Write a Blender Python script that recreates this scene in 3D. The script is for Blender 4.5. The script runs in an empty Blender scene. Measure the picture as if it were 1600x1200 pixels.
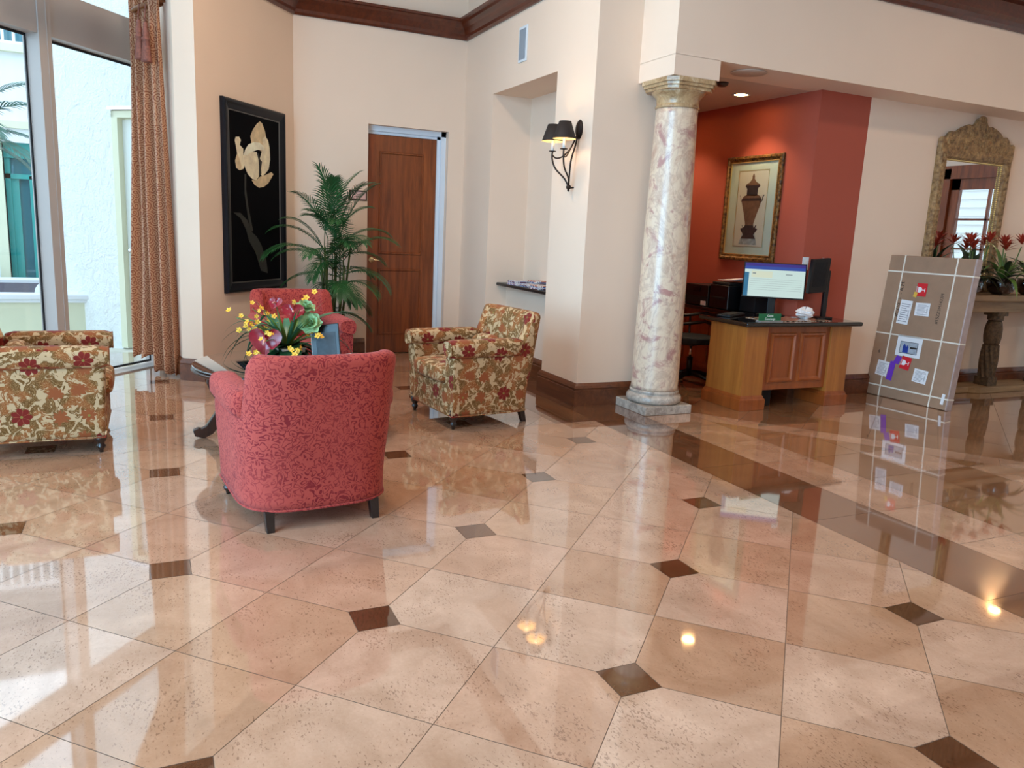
import bpy, bmesh, math, random
from mathutils import Vector, Matrix
R = math.radians
random.seed(7)
C = bpy.context.scene.collection
sc = bpy.context.scene

# ------------------------------------------------------------------ camera
CAM_H = 1.45
FPX = 1216.0
yaw, pitch, roll = R(65), R(11.0), R(2.7)
fwd_h = Vector((-math.sin(yaw), math.cos(yaw), 0))
right = Vector((math.cos(yaw), math.sin(yaw), 0))
fwd = fwd_h * math.cos(pitch) + Vector((0, 0, -math.sin(pitch)))
up = fwd_h * math.sin(pitch) + Vector((0, 0, math.cos(pitch)))
cx = right * math.cos(roll) + up * math.sin(roll)
cy = right * -math.sin(roll) + up * math.cos(roll)
cam_d = bpy.data.cameras.new('camera')
cam_d.sensor_width = 36
cam_d.lens = FPX * 36 / 1600
cam_d.clip_start = 0.05
cam = bpy.data.objects.new('camera', cam_d)
C.objects.link(cam)
m = Matrix((cx, cy, -fwd)).transposed().to_4x4()
m.translation = Vector((0, 0, CAM_H))
cam.matrix_world = m
sc.camera = cam

# ------------------------------------------------------------------ world, exposure
sc.view_settings.view_transform = 'Standard'
sc.view_settings.look = 'None'
sc.view_settings.gamma = 1
sc.view_settings.use_curve_mapping = False
sc.view_settings.exposure = 0.13
sc.cycles.max_bounces = 9
sc.cycles.diffuse_bounces = 5
sc.cycles.glossy_bounces = 4
sc.cycles.transparent_max_bounces = 10
sc.cycles.sample_clamp_indirect = 6
sc.cycles.use_denoising = True
w = bpy.data.worlds.new('sky')
sc.world = w
w.use_nodes = True
bg = w.node_tree.nodes['Background']
bg.inputs[0].default_value = (0.70, 0.86, 1.0, 1)
bg.inputs[1].default_value = 2.7

# ------------------------------------------------------------------ large lights
def area(name, loc, target, sx, sy, power, col, portal=False, spread=180):
    d = bpy.data.lights.new(name, 'AREA')
    d.shape = 'RECTANGLE'; d.size = sx; d.size_y = sy
    d.energy = power; d.color = col
    d.spread = R(spread)
    if portal: d.cycles.is_portal = True
    o = bpy.data.objects.new(name, d); C.objects.link(o)
    o.location = loc
    o.rotation_euler = (Vector(target) - Vector(loc)).to_track_quat('-Z', 'Y').to_euler()
    return o
WA = Vector((-7.905, -0.335, 0)); WD = Vector((-0.769, 0.639, 0)); WN = Vector((0.639, 0.769, 0))
def wp(s, n, z): return WA + WD * s + WN * n + Vector((0, 0, z))
mid = wp(-2.2, -0.3, 2.5)
area('window_daylight_portal', mid, mid + WN, 6.2, 4.9, 1, (1, 1, 1), True)
area('side_window_daylight', (-1.2, -3.95, 2.4), (-1.6, 0, 1.8), 4.8, 4.6, 760, (0.34, 0.68, 1.0))
area('french_door_daylight_portal', (-2.3, 10.75, 1.35), (-2.3, 0, 1.35), 2.7, 2.6, 1, (1, 1, 1), True)
# added warm fill lights under the high hall ceiling, without fixtures
for (x, y) in ((-5.5, 1.0), (-2.5, -1.2), (-2.5, 3.2), (0.8, 1.0), (-2.5, 7.2), (0.8, 6.0)):
    area('hall_fill_light', (x, y, 4.93), (x, y, 0), 0.5, 0.5, 58 if x < -5 else (20 if y == 3.2 else 32), (1.0, 0.79, 0.62), False, 160)

# ------------------------------------------------------------------ helpers
def srgb(h, a=1):
    if isinstance(h, str):
        h = h.lstrip('#'); v = [int(h[i:i + 2], 16) / 255 for i in (0, 2, 4)]
    else: v = [c / 255 for c in h]
    return tuple(c / 12.92 if c <= .04045 else ((c + .055) / 1.055) ** 2.4 for c in v) + (a,)

class NT:
    def __init__(s, name):
        s.m = bpy.data.materials.new(name); s.m.use_nodes = True
        s.t = s.m.node_tree; s.n = s.t.nodes; s.l = s.t.links
        s.b = s.n['Principled BSDF']
    def put(s, sock, v):
        if v is None: return
        if isinstance(v, bpy.types.NodeSocket): s.l.new(v, sock)
        elif isinstance(v, (int, float)) and sock.type in ('RGBA', 'VECTOR'):
            sock.default_value = (v, v, v, 1) if sock.type == 'RGBA' else (v, v, v)
        else: sock.default_value = v
    def math(s, op, a, b=None, c=None, clamp=False):
        q = s.n.new('ShaderNodeMath'); q.operation = op; q.use_clamp = clamp
        s.put(q.inputs[0], a); s.put(q.inputs[1], b)
        if c is not None: s.put(q.inputs[2], c)
        return q.outputs[0]
    def vmath(s, op, a, b=None, out=0, scale=None):
        q = s.n.new('ShaderNodeVectorMath'); q.operation = op
        s.put(q.inputs[0], a)
        if b is not None: s.put(q.inputs[1], b)
        if scale is not None: s.put(q.inputs['Scale'], scale)
        return q.outputs[out]
    def coord(s, kind='Object'):
        return s.n.new('ShaderNodeTexCoord').outputs[kind]
    def attr(s, name, out='Color'):
        q = s.n.new('ShaderNodeAttribute'); q.attribute_name = name
        return q.outputs[out]
    def map(s, v, scale=(1, 1, 1), rot=(0, 0, 0), loc=(0, 0, 0)):
        q = s.n.new('ShaderNodeMapping'); s.put(q.inputs[0], v)
        q.inputs['Scale'].default_value = scale; q.inputs['Rotation'].default_value = rot
        q.inputs['Location'].default_value = loc
        return q.outputs[0]
    def noise(s, v, scale, detail=3, rough=.55, dist=0, out='Fac'):
        q = s.n.new('ShaderNodeTexNoise'); s.put(q.inputs['Vector'], v)
        q.inputs['Scale'].default_value = scale; q.inputs['Detail'].default_value = detail
        q.inputs['Roughness'].default_value = rough; q.inputs['Distortion'].default_value = dist
        return q.outputs[out]
    def vor(s, v, scale, feature='F1', rnd=1, dim='2D'):
        q = s.n.new('ShaderNodeTexVoronoi'); q.voronoi_dimensions = dim; q.feature = feature
        s.put(q.inputs['Vector'], v); q.inputs['Scale'].default_value = scale
        q.inputs['Randomness'].default_value = rnd
        return q.outputs
    def ramp(s, f, stops, interp='LINEAR'):
        q = s.n.new('ShaderNodeValToRGB'); q.color_ramp.interpolation = interp
        s.put(q.inputs[0], f); e = q.color_ramp.elements
        while len(e) < len(stops): e.new(.5)
        for el, (p, c) in zip(e, stops):
            el.position = p; el.color = c if isinstance(c, tuple) else (c, c, c, 1)
        return q.outputs[0]
    def mix(s, f, a, b, mode='MIX'):
        q = s.n.new('ShaderNodeMix'); q.data_type = 'RGBA'; q.blend_type = mode
        s.put(q.inputs[0], f); s.put(q.inputs[6], a); s.put(q.inputs[7], b)
        return q.outputs[2]
    def bump(s, h, strength=.3, dist=.01):
        q = s.n.new('ShaderNodeBump'); q.inputs['Strength'].default_value = strength
        q.inputs['Distance'].default_value = dist; s.put(q.inputs['Height'], h)
        s.l.new(q.outputs[0], s.b.inputs['Normal'])
    def set(s, **k):
        for a, v in k.items():
            s.put(s.b.inputs[{'col': 'Base Color', 'rough': 'Roughness', 'metal': 'Metallic', 'coat': 'Coat Weight',
                              'coatr': 'Coat Roughness', 'spec': 'Specular IOR Level', 'emit': 'Emission Color',
                              'es': 'Emission Strength', 'sheen': 'Sheen Weight', 'alpha': 'Alpha',
                              'trans': 'Transmission Weight', 'ior': 'IOR'}[a]], v)
        return s.m

def plain(name, col, rough=.5, metal=0, coat=0, spec=.5, var=0, vscale=20, bump=0, bscale=60, emit=None, es=0):
    t = NT(name); c = srgb(col)
    o = t.coord('Object')
    if var:
        f = t.noise(o, vscale, 4)
        d = tuple(x * (1 - var) for x in c[:3]) + (1,); l = tuple(min(1, x * (1 + var)) for x in c[:3]) + (1,)
        t.set(col=t.ramp(f, [(.3, d), (.7, l)]))
    else: t.set(col=c)
    t.set(rough=rough, metal=metal, coat=coat, spec=spec)
    if bump: t.bump(t.noise(o, bscale, 3), bump, .004)
    if emit: t.set(emit=srgb(emit), es=es)
    return t.m

def woodmat(name, dark, light, rough=.35, coat=.3, axis=2, scale=6, grain=.5):
    t = NT(name); o = t.coord('Object')
    sc_ = [scale * 3] * 3; sc_[axis] = scale * .22
    v = t.map(o, tuple(sc_))
    n1 = t.noise(v, 1.2, 4, .6, .6)
    n2 = t.noise(v, 9, 3, .6, .2)
    f = t.math('ADD', t.math('MULTIPLY', n1, 1 - grain * .4), t.math('MULTIPLY', n2, grain * .4))
    t.set(col=t.ramp(f, [(.3, srgb(dark)), (.72, srgb(light))]), rough=rough, coat=coat, coatr=.15)
    t.bump(n2, .06, .002)
    return t.m

M = {}
def wallpaint(name, col):
    t = NT(name); o = t.coord('Object')
    c = srgb(col); f = t.noise(o, 1.1, 2)
    t.set(col=t.ramp(f, [(.3, tuple(x * .97 for x in c[:3]) + (1,)), (.7, tuple(min(1, x * 1.02) for x in c[:3]) + (1,))]), rough=.62, spec=.25)
    t.bump(t.noise(o, 120, 2), .05, .002)
    return t.m
M['wall'] = wallpaint('beige_wall_paint', '#ecd2bb')
M['wallw'] = wallpaint('window_wall_paint', '#d8d0cc')
M['red'] = wallpaint('terracotta_wall_paint', '#ab5340')
M['ceil'] = wallpaint('ceiling_paint', '#cdb9a8')
M['frame'] = plain('window_frame_paint', '#b3aba6', .4)
M['gasket'] = plain('black_gasket', '#101018', .5)
M['base'] = woodmat('baseboard_wood', '#4a2412', '#7a4526', .38, .25, 0, 5)
M['crown'] = woodmat('crown_wood', '#42180a', '#6b2e14', .35, .3, 0, 5)
M['doorw'] = woodmat('door_wood', '#5e2a10', '#9e5224', .38, .25, 2, 5)
M['cherry'] = woodmat('cherry_panel_wood', '#7f3a12', '#a85420', .35, .3, 2, 4)
M['maple'] = woodmat('honey_wood', '#94531f', '#ba7430', .38, .3, 2, 4)
M['darkw'] = woodmat('dark_walnut', '#23120c', '#432417', .35, .3, 2, 6)
M['legw'] = plain('dark_leg_wood', '#1f0f0c', .3, coat=.3)
M['white'] = plain('white_paint', '#dfe3e6', .4)
M['jamb'] = plain('white_jamb', '#dfe6ee', .4)
M['brass'] = plain('brass', '#f0d8a8', .25, .85)
M['chrome'] = plain('chrome', '#d8d8dc', .18, 1)
M['black'] = plain('black_plastic', '#0b0b0e', .35)
M['blackm'] = plain('black_matte', '#0d0d10', .7)
M['iron'] = plain('dark_iron', '#2a1d18', .45, .6)
M['gran'] = plain('black_granite', '#0c0909', .08, coat=.5, var=.5, vscale=90)
M['screw'] = M['chrome']
M['paper'] = plain('white_paper', '#e9e6e6', .7)
M['card'] = plain('cardboard', '#9e7c62', .75, var=.07, vscale=9, bump=.1, bscale=30)
M['cardedge'] = plain('cardboard_wrap', '#a9938c', .35, var=.12, vscale=14)
M['strap'] = plain('white_strapping', '#e9dfcf', .5)
M['redlab'] = plain('red_label', '#d8202a', .5)
M['purple'] = plain('purple_label', '#6f35b5', .45)
M['yellow'] = plain('yellow_sticker', '#e6b84a', .5)
M['ink'] = plain('black_ink', '#241812', .7)
M['lgrey'] = plain('printed_grey', '#8d8a90', .7)

# fabric patterns need box-projected UVs
def box_uv(me, s=1.0):
    uv = me.uv_layers.new(name='UVMap') if not me.uv_layers else me.uv_layers[0]
    for p in me.polygons:
        n = p.normal; ax = max(range(3), key=lambda i: abs(n[i]))
        for li in p.loop_indices:
            c = me.vertices[me.loops[li].vertex_index].co
            uv.data[li].uv = ((c.y, c.z) if ax == 0 else (c.x, c.z) if ax == 1 else (c.x, c.y))

def fab_red():
    t = NT('red_scroll_chenille'); uv = t.coord('UV')
    n = t.noise(uv, 29, 1, .5, .5)
    line = t.math('ABSOLUTE', t.math('SUBTRACT', t.math('FRACT', t.math('MULTIPLY', n, 5.0)), .5))
    f = t.math('SMOOTHSTEP' if False else 'MULTIPLY', t.math('SUBTRACT', line, .27), 8, clamp=True)
    wear = t.noise(uv, 3.0, 2)
    f = t.math('MULTIPLY', f, t.math('MULTIPLY_ADD', wear, -1.6, 1.55, clamp=True))
    pile = t.noise(t.map(uv, (1, 3, 1)), 130, 2)
    base = t.mix(pile, srgb('#a33a33'), srgb('#b85246'))
    t.set(col=t.mix(f, base, srgb('#771820')), rough=.85, sheen=.08, spec=.2)
    t.bump(t.math('ADD', t.math('MULTIPLY', f, -1), t.math('MULTIPLY', pile, .5)), .35, .003)
    return t.m
M['fred'] = fab_red()

def fab_floral():
    t = NT('floral_damask_fabric'); uv = t.coord('UV')
    warp = t.vmath('ADD', uv, t.vmath('SCALE', t.vmath('SUBTRACT', t.noise(uv, 16, 2, out='Color'), (.5, .5, .5)), scale=.045))
    def flowers(scale, lobes, r0, amp, off, src):
        p = t.map(src, loc=off)
        v = t.vor(p, scale, rnd=.55)
        sp = t.vmath('SCALE', p, scale=1.0)
        # vector from cell centre (Position output is in scaled space / scale)
        d = t.vmath('SUBTRACT', p, v['Position'])
        q = t.n.new('ShaderNodeSeparateXYZ'); t.l.new(d, q.inputs[0])
        ang = t.math('ARCTAN2', q.outputs[1], q.outputs[0])
        rr = t.vmath('LENGTH', d, out=1)
        pet = t.math('MULTIPLY_ADD', t.math('ABSOLUTE', t.math('COSINE', t.math('MULTIPLY', ang, lobes / 2))), amp, r0)
        return t.math('MULTIPLY', t.math('SUBTRACT', pet, rr), 260, clamp=True), v['Color'], rr, ang
    leafn = t.noise(warp, 15, 3.5, .62, 1.4)
    leaf = t.math('MULTIPLY', t.math('SUBTRACT', leafn, .455), 40, clamp=True)
    leafc = t.mix(t.math('MULTIPLY', t.math('SUBTRACT', t.noise(uv, 7, 1), .48), 14, clamp=True), srgb('#6d4a22'), srgb('#8f5328'))
    vein = t.math('MULTIPLY', t.math('SUBTRACT', t.math('ABSOLUTE', t.math('SUBTRACT', t.math('FRACT', t.math('MULTIPLY', leafn, 13)), .5)), .33), 9, clamp=True)
    leafc = t.mix(t.math('MULTIPLY', vein, .55), leafc, srgb('#c59b6a'))
    base = t.mix(leaf, srgb('#c2a27a'), leafc)
    f2, c2, r2, a2 = flowers(6.5, 8, .030, .016, (.3, .1, 0), warp)
    s2 = t.n.new('ShaderNodeSeparateColor'); t.l.new(c2, s2.inputs[0])
    on2 = t.math('MULTIPLY', f2, t.math('GREATER_THAN', s2.outputs[0], .45))
    base = t.mix(on2, base, srgb('#93502c'))
    f1, c1, r1, a1 = flowers(3.6, 7, .040, .018, (.13, .05, 0), uv)
    s1 = t.n.new('ShaderNodeSeparateColor'); t.l.new(c1, s1.inputs[0])
    on1 = t.math('MULTIPLY', f1, t.math('GREATER_THAN', s1.outputs[1], .15))
    pv = t.math('MULTIPLY', t.math('SUBTRACT', .25, t.math('ABSOLUTE', t.math('COSINE', t.math('MULTIPLY', a1, 3.5)))), 4, clamp=True)
    redc = t.mix(pv, srgb('#78231a'), srgb('#a55840'))
    base = t.mix(on1, base, redc)
    base = t.mix(t.math('LESS_THAN', r1, .008), base, srgb('#8a7a3c'))
    t.set(col=base, rough=.8, sheen=.05, spec=.2)
    t.bump(t.math('ADD', t.math('ADD', leaf, on1), t.math('MULTIPLY', t.noise(uv, 300, 1), .3)), .3, .002)
    return t.m
M['fflo'] = fab_floral()

def fab_curtain():
    t = NT('copper_scroll_drape'); uv = t.coord('UV')
    p = t.vmath('ADD', uv, t.vmath('SCALE', t.vmath('SUBTRACT', t.noise(uv, 9, 1, out='Color'), (.5, .5, .5)), scale=.03))
    v = t.vor(p, 14, rnd=.8)
    d = t.vmath('SUBTRACT', p, v['Position'])
    q = t.n.new('ShaderNodeSeparateXYZ'); t.l.new(d, q.inputs[0])
    ang = t.math('ARCTAN2', q.outputs[1], q.outputs[0])
    rr = t.vmath('LENGTH', d, out=1)
    sp = t.math('FRACT', t.math('ADD', t.math('MULTIPLY', rr, 52), t.math('DIVIDE', ang, 6.2832)))
    f = t.math('MULTIPLY', t.math('SUBTRACT', t.math('ABSOLUTE', t.math('SUBTRACT', sp, .5)), .27), 12, clamp=True)
    t.set(col=t.mix(f, srgb('#e0b28c'), srgb('#aa6040')), rough=.38, sheen=.05, spec=.5)
    t.bump(f, .2, .002)
    tl = t.n.new('ShaderNodeBsdfTranslucent'); t.put(tl.inputs[0], t.mix(f, srgb('#e0b088'), srgb('#a8603c')))
    mx = t.n.new('ShaderNodeMixShader'); mx.inputs[0].default_value = .35
    t.l.new(t.b.outputs[0], mx.inputs[1]); t.l.new(tl.outputs[0], mx.inputs[2]); t.l.new(mx.outputs[0], t.n['Material Output'].inputs[0])
    return t.m
M['fcur'] = fab_curtain()

def marble(name, base, pink, vein, grey, sc_=1):
    t = NT(name); o = t.coord('Object')
    n1 = t.noise(o, 5.5 * sc_, 6, .68, .7)
    n2 = t.noise(t.map(o, (1, 1, .6), (.5, .3, 0)), 5 * sc_, 6, .6, 1.6)
    vn = t.math('SUBTRACT', 1, t.math('MULTIPLY', t.math('ABSOLUTE', t.math('SUBTRACT', n2, .5)), 16), clamp=True)
    c = t.ramp(n1, [(.32, srgb(grey)), (.46, srgb(base)), (.52, srgb(base)), (.62, srgb(pink))])
    c = t.mix(t.math('MULTIPLY', vn, .4), c, srgb(vein))
    t.set(col=c, rough=.3, coat=.2)
    return t.m
M['marble'] = marble('pink_marble', '#dcc6ac', '#b3857c', '#9c7a70', '#c2a08a')
M['marbleb'] = marble('grey_marble_base', '#b5a89b', '#94877c', '#6f675f', '#cfc4b6', 2)
M['marblec'] = marble('tan_marble_capital', '#b8986f', '#96734f', '#8d6c4c', '#d8c2a0', 2)

def travertine():
    t = NT('polished_travertine'); g = t.n.new('ShaderNodeNewGeometry').outputs['Position']
    col = t.attr('tone'); off = t.attr('shift')
    p = t.vmath('ADD', g, t.vmath('SCALE', off, scale=30))
    n = t.noise(p, 3.2, 5, .6, .8)
    st = t.noise(t.map(p, (1, 3.2, 1), (0, 0, .6)), 5, 4, .6, .4)
    c = t.mix(t.math('MULTIPLY', t.math('SUBTRACT', n, .35), 1.8, clamp=True), (.70, .63, .57, 1), (1.08, 1.06, 1.04, 1))
    c = t.mix(1, col, c, 'MULTIPLY')
    c = t.mix(t.math('MULTIPLY', t.math('SUBTRACT', st, .5), 1.6, clamp=True), c, t.mix(1, c, (.82, .76, .70, 1), 'MULTIPLY'))
    # little voids of the stone
    pit = t.noise(t.map(p, (1, 1.9, 1), (0, 0, .6)), 66, 3, .66, .2)
    patch = t.noise(p, 5, 3)
    thr = t.math('MULTIPLY_ADD', patch, -.42, .82)
    pf = t.math('MULTIPLY', t.math('SUBTRACT', pit, thr), 18, clamp=True)
    fine = t.noise(p, 90, 4, .7)
    c = t.mix(t.math('MULTIPLY', t.math('SUBTRACT', fine, .42), 1.6, clamp=True), t.mix(1, c, (.86, .82, .80, 1), 'MULTIPLY'), c)
    c = t.mix(t.math('MULTIPLY', pf, .68), c, t.mix(1, c, (.42, .36, .34, 1), 'MULTIPLY'))
    t.set(col=c, rough=t.math('MULTIPLY_ADD', n, .05, .02), spec=.7, coat=1.0, coatr=.035)
    t.bump(t.noise(g, 1.7, 2), .02, .01)
    return t.m
M['trav'] = travertine()
M['grout'] = plain('grout', '#6a5546', .7)

def glassmat(name, tint=(.93, .98, 1), ref=.07):
    m_ = bpy.data.materials.new(name); m_.use_nodes = True
    t = m_.node_tree; t.nodes.clear()
    o = t.nodes.new('ShaderNodeOutputMaterial'); mx = t.nodes.new('ShaderNodeMixShader')
    tr = t.nodes.new('ShaderNodeBsdfTransparent'); gl = t.nodes.new('ShaderNodeBsdfGlossy')
    lw = t.nodes.new('ShaderNodeLayerWeight'); pw_ = t.nodes.new('ShaderNodeMath'); pw_.operation = 'POWER'; pw_.inputs[1].default_value = 4
    fr = t.nodes.new('ShaderNodeMath'); fr.operation = 'MULTIPLY_ADD'; fr.inputs[1].default_value = .8; fr.inputs[2].default_value = ref * .5
    t.links.new(lw.outputs['Facing'], pw_.inputs[0]); t.links.new(pw_.outputs[0], fr.inputs[0])
    tr.inputs[0].default_value = tint + (1,); gl.inputs['Roughness'].default_value = .01
    t.links.new(fr.outputs[0], mx.inputs[0]); t.links.new(tr.outputs[0], mx.inputs[1]); t.links.new(gl.outputs[0], mx.inputs[2])
    t.links.new(mx.outputs[0], o.inputs[0])
    return m_
M['glass'] = glassmat('window_glass')
M['mirror'] = plain('mirror_silver', '#eeeeee', .01, 1)

class MB:
    def __init__(s): s.v = []; s.f = []; s.mi = []; s.sm = []
    def add(s, vs, fs, mi=0, smooth=False):
        o = len(s.v); s.v += [tuple(v) for v in vs]
        for f in fs: s.f.append([i + o for i in f]); s.mi.append(mi); s.sm.append(smooth)
        return s
    def box(s, a, b, mi=0, mat=None):
        x0, y0, z0 = a; x1, y1, z1 = b
        vs = [Vector(p) for p in ((x0, y0, z0), (x1, y0, z0), (x1, y1, z0), (x0, y1, z0), (x0, y0, z1), (x1, y0, z1), (x1, y1, z1), (x0, y1, z1))]
        if mat is not None: vs = [mat @ v for v in vs]
        return s.add(vs, [(0, 3, 2, 1), (4, 5, 6, 7), (0, 1, 5, 4), (1, 2, 6, 5), (2, 3, 7, 6), (3, 0, 4, 7)], mi)
    def cbox(s, c, d, mi=0, mat=None):
        return s.box([c[i] - d[i] / 2 for i in range(3)], [c[i] + d[i] / 2 for i in range(3)], mi, mat)
    def prism(s, poly, z0, z1, mi=0, mat=None, smooth=False):
        n = len(poly)
        vs = [Vector((p[0], p[1], z0)) for p in poly] + [Vector((p[0], p[1], z1)) for p in poly]
        if mat is not None: vs = [mat @ v for v in vs]
        s.add(vs, [tuple(range(n))[::-1], tuple(range(n, 2 * n))], mi)
        o = len(s.v) - 2 * n
        for i in range(n):
            j = (i + 1) % n; s.f.append([o + i, o + j, o + n + j, o + n + i]); s.mi.append(mi); s.sm.append(smooth)
        return s
    def lathe(s, prof, c=(0, 0, 0), seg=32, mi=0, mat=None, ax=1, ay=1, lobes=None, caps=True):
        vs = []; n = len(prof)
        for k in range(seg):
            a = 2 * math.pi * k / seg
            for r, z in prof:
                rr = r if not lobes else r * (1 + lobes[1] * math.cos(lobes[0] * a))
                v = Vector((c[0] + rr * math.cos(a) * ax, c[1] + rr * math.sin(a) * ay, c[2] + z))
                vs.append(mat @ v if mat is not None else v)
        fs = []
        for k in range(seg):
            k2 = (k + 1) % seg
            for i in range(n - 1):
                fs.append((k * n + i, k2 * n + i, k2 * n + i + 1, k * n + i + 1))
        s.add(vs, fs, mi, True)
        if caps and prof[0][0] > 1e-4: s.add([vs[k * n] for k in range(seg)], [tuple(range(seg))[::-1]], mi)
        if caps and prof[-1][0] > 1e-4: s.add([vs[k * n + n - 1] for k in range(seg)], [tuple(range(seg))], mi)
        return s
    def tube(s, pts, r, seg=8, mi=0, mat=None, flat=1, caps=True, side=None):
        pts = [Vector(p) for p in pts]; n = len(pts)
        rs = r if isinstance(r, (list, tuple)) else [r] * n
        vs = []; prev = None
        for i, p in enumerate(pts):
            d = (pts[min(i + 1, n - 1)] - pts[max(i - 1, 0)])
            d = d.normalized() if d.length > 1e-9 else Vector((0, 0, 1))
            if side is not None: u = Vector(side) - d * d.dot(Vector(side)); u.normalize()
            elif prev is None:
                u = d.orthogonal().normalized()
            else:
                u = prev - d * prev.dot(d); u.normalize()
            prev = u; w_ = d.cross(u)
            for k in range(seg):
                a = 2 * math.pi * k / seg
                v = p + u * (rs[i] * math.cos(a)) + w_ * (rs[i] * math.sin(a) * flat)
                vs.append(mat @ v if mat is not None else v)
        fs = [(i * seg + k, i * seg + (k + 1) % seg, (i + 1) * seg + (k + 1) % seg, (i + 1) * seg + k) for i in range(n - 1) for k in range(seg)]
        s.add(vs, fs, mi, True)
        if caps:
            s.add(vs[:seg], [tuple(range(seg))[::-1]], mi); s.add(vs[-seg:], [tuple(range(seg))], mi)
        return s
    def grid(s, P, mi=0, smooth=True, closed_u=False):
        nu, nv = len(P), len(P[0]); vs = [q for row in P for q in row]; fs = []
        for i in range(nu if closed_u else nu - 1):
            i2 = (i + 1) % nu
            for j in range(nv - 1): fs.append((i * nv + j, i2 * nv + j, i2 * nv + j + 1, i * nv + j + 1))
        return s.add(vs, fs, mi, smooth)
    def sphere(s, c, r, seg=12, ring=8, mi=0, sc_=(1, 1, 1), mat=None):
        prof = [(max(1e-5, r * math.sin(math.pi * i / ring)), -r * math.cos(math.pi * i / ring)) for i in range(ring + 1)]
        vs = []; fs = []; n = ring + 1
        for k in range(seg):
            a = 2 * math.pi * k / seg
            for rr, z in prof:
                v = Vector((c[0] + rr * math.cos(a) * sc_[0], c[1] + rr * math.sin(a) * sc_[1], c[2] + z * sc_[2]))
                vs.append(mat @ v if mat is not None else v)
        for k in range(seg):
            k2 = (k + 1) % seg
            for i in range(n - 1): fs.append((k * n + i, k2 * n + i, k2 * n + i + 1, k * n + i + 1))
        return s.add(vs, fs, mi, True)
    def build(s, name, mats, parent=None, bevel=0, bseg=2, fix=True, sub=0, autosm=None):
        me = bpy.data.meshes.new(name); me.from_pydata(s.v, [], s.f)
        if not isinstance(mats, (list, tuple)): mats = [mats]
        for q in mats: me.materials.append(M[q] if isinstance(q, str) else q)
        for p, i, sm in zip(me.polygons, s.mi, s.sm): p.material_index = i; p.use_smooth = sm
        if fix:
            bm = bmesh.new(); bm.from_mesh(me)
            bmesh.ops.remove_doubles(bm, verts=bm.verts, dist=1e-5)
            bmesh.ops.recalc_face_normals(bm, faces=bm.faces)
            bm.to_mesh(me); bm.free()
        me.update(); box_uv(me)
        o = bpy.data.objects.new(name, me); C.objects.link(o)
        if bevel:
            md = o.modifiers.new('bevel', 'BEVEL'); md.width = bevel; md.segments = bseg; md.limit_method = 'ANGLE'; md.angle_limit = R(40)
            md.harden_normals = False
        if sub:
            md = o.modifiers.new('sub', 'SUBSURF'); md.levels = sub; md.render_levels = sub
        if parent is not None: o.parent = parent
        return o
def tag(o, label=None, cat=None, group=None, kind=None):
    if label: o['label'] = label
    if cat: o['category'] = cat
    if group: o['group'] = group
    if kind: o['kind'] = kind
    return o
def empty(name, loc, rz=0, label=None, cat=None, group=None):
    o = bpy.data.objects.new(name, None); C.objects.link(o); o.location = loc; o.rotation_euler = (0, 0, rz)
    o.empty_display_size = .1
    return tag(o, label, cat, group)
def struct(name, mb, mat, parent=None, **k):
    o = mb.build(name, mat, parent, **k)
    if parent is None: o['kind'] = 'structure'
    return o
def text_mesh(name, body, size, mat, parent, M4, align='CENTER', extrude=.0006):
    cu = bpy.data.curves.new(name, 'FONT'); cu.body = body; cu.size = size
    cu.align_x = align; cu.align_y = 'CENTER'; cu.extrude = extrude
    o = bpy.data.objects.new(name + '_tmp', cu); C.objects.link(o)
    bpy.context.view_layer.update()
    me = bpy.data.meshes.new_from_object(o.evaluated_get(bpy.context.evaluated_depsgraph_get()))
    bpy.data.objects.remove(o)
    me.transform(M4); me.materials.clear(); me.materials.append(M[mat])
    q = bpy.data.objects.new(name, me); C.objects.link(q); q.parent = parent
    return q
def crs(pts, n=6):
    pts = [Vector(p) for p in pts]; out = []
    P_ = [pts[0]] + pts + [pts[-1]]
    for i in range(1, len(P_) - 2):
        a, b, c, d = P_[i - 1:i + 3]
        for k in range(n):
            t = k / n; out.append(.5 * ((2 * b) + (c - a) * t + (2 * a - 5 * b + 4 * c - d) * t * t + (3 * b - a - 3 * c + d) * t ** 3))
    out.append(pts[-1]); return out
def frameM(origin, ux, uy):
    ux = Vector(ux).normalized(); uy = Vector(uy).normalized(); uz = ux.cross(uy)
    m_ = Matrix((ux, uy, uz)).transposed().to_4x4(); m_.translation = Vector(origin); return m_
# ------------------------------------------------------------------ floor
def clip(poly, a, b, c):
    """keep a*x+b*y>=c"""
    out = []
    for i in range(len(poly)):
        p, q = poly[i], poly[(i + 1) % len(poly)]
        dp, dq = a * p[0] + b * p[1] - c, a * q[0] + b * q[1] - c
        if dp >= 0: out.append(p)
        if dp * dq < 0:
            t = dp / (dp - dq); out.append((p[0] + (q[0] - p[0]) * t, p[1] + (q[1] - p[1]) * t))
    return out
def cliprect(poly, x0, y0, x1, y1):
    for a, b, c in ((1, 0, x0), (-1, 0, -x1), (0, 1, y0), (0, -1, -y1)):
        if len(poly) > 2: poly = clip(poly, a, b, c)
    return poly
def shrink(poly, d):
    n = len(poly); A = sum(poly[i][0] * poly[(i + 1) % n][1] - poly[(i + 1) % n][0] * poly[i][1] for i in range(n))
    if abs(A) < 2e-3: return []
    if A < 0: poly = poly[::-1]
    q = list(poly)
    for i in range(n):
        p0, p1 = poly[i], poly[(i + 1) % n]
        ex, ey = p1[0] - p0[0], p1[1] - p0[1]; L = math.hypot(ex, ey)
        if L < 1e-6: continue
        nx, ny = -ey / L, ex / L
        if len(q) > 2: q = clip(q, nx, ny, nx * p0[0] + ny * p0[1] + d)
    return q
rf = random.Random(11)
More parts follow.
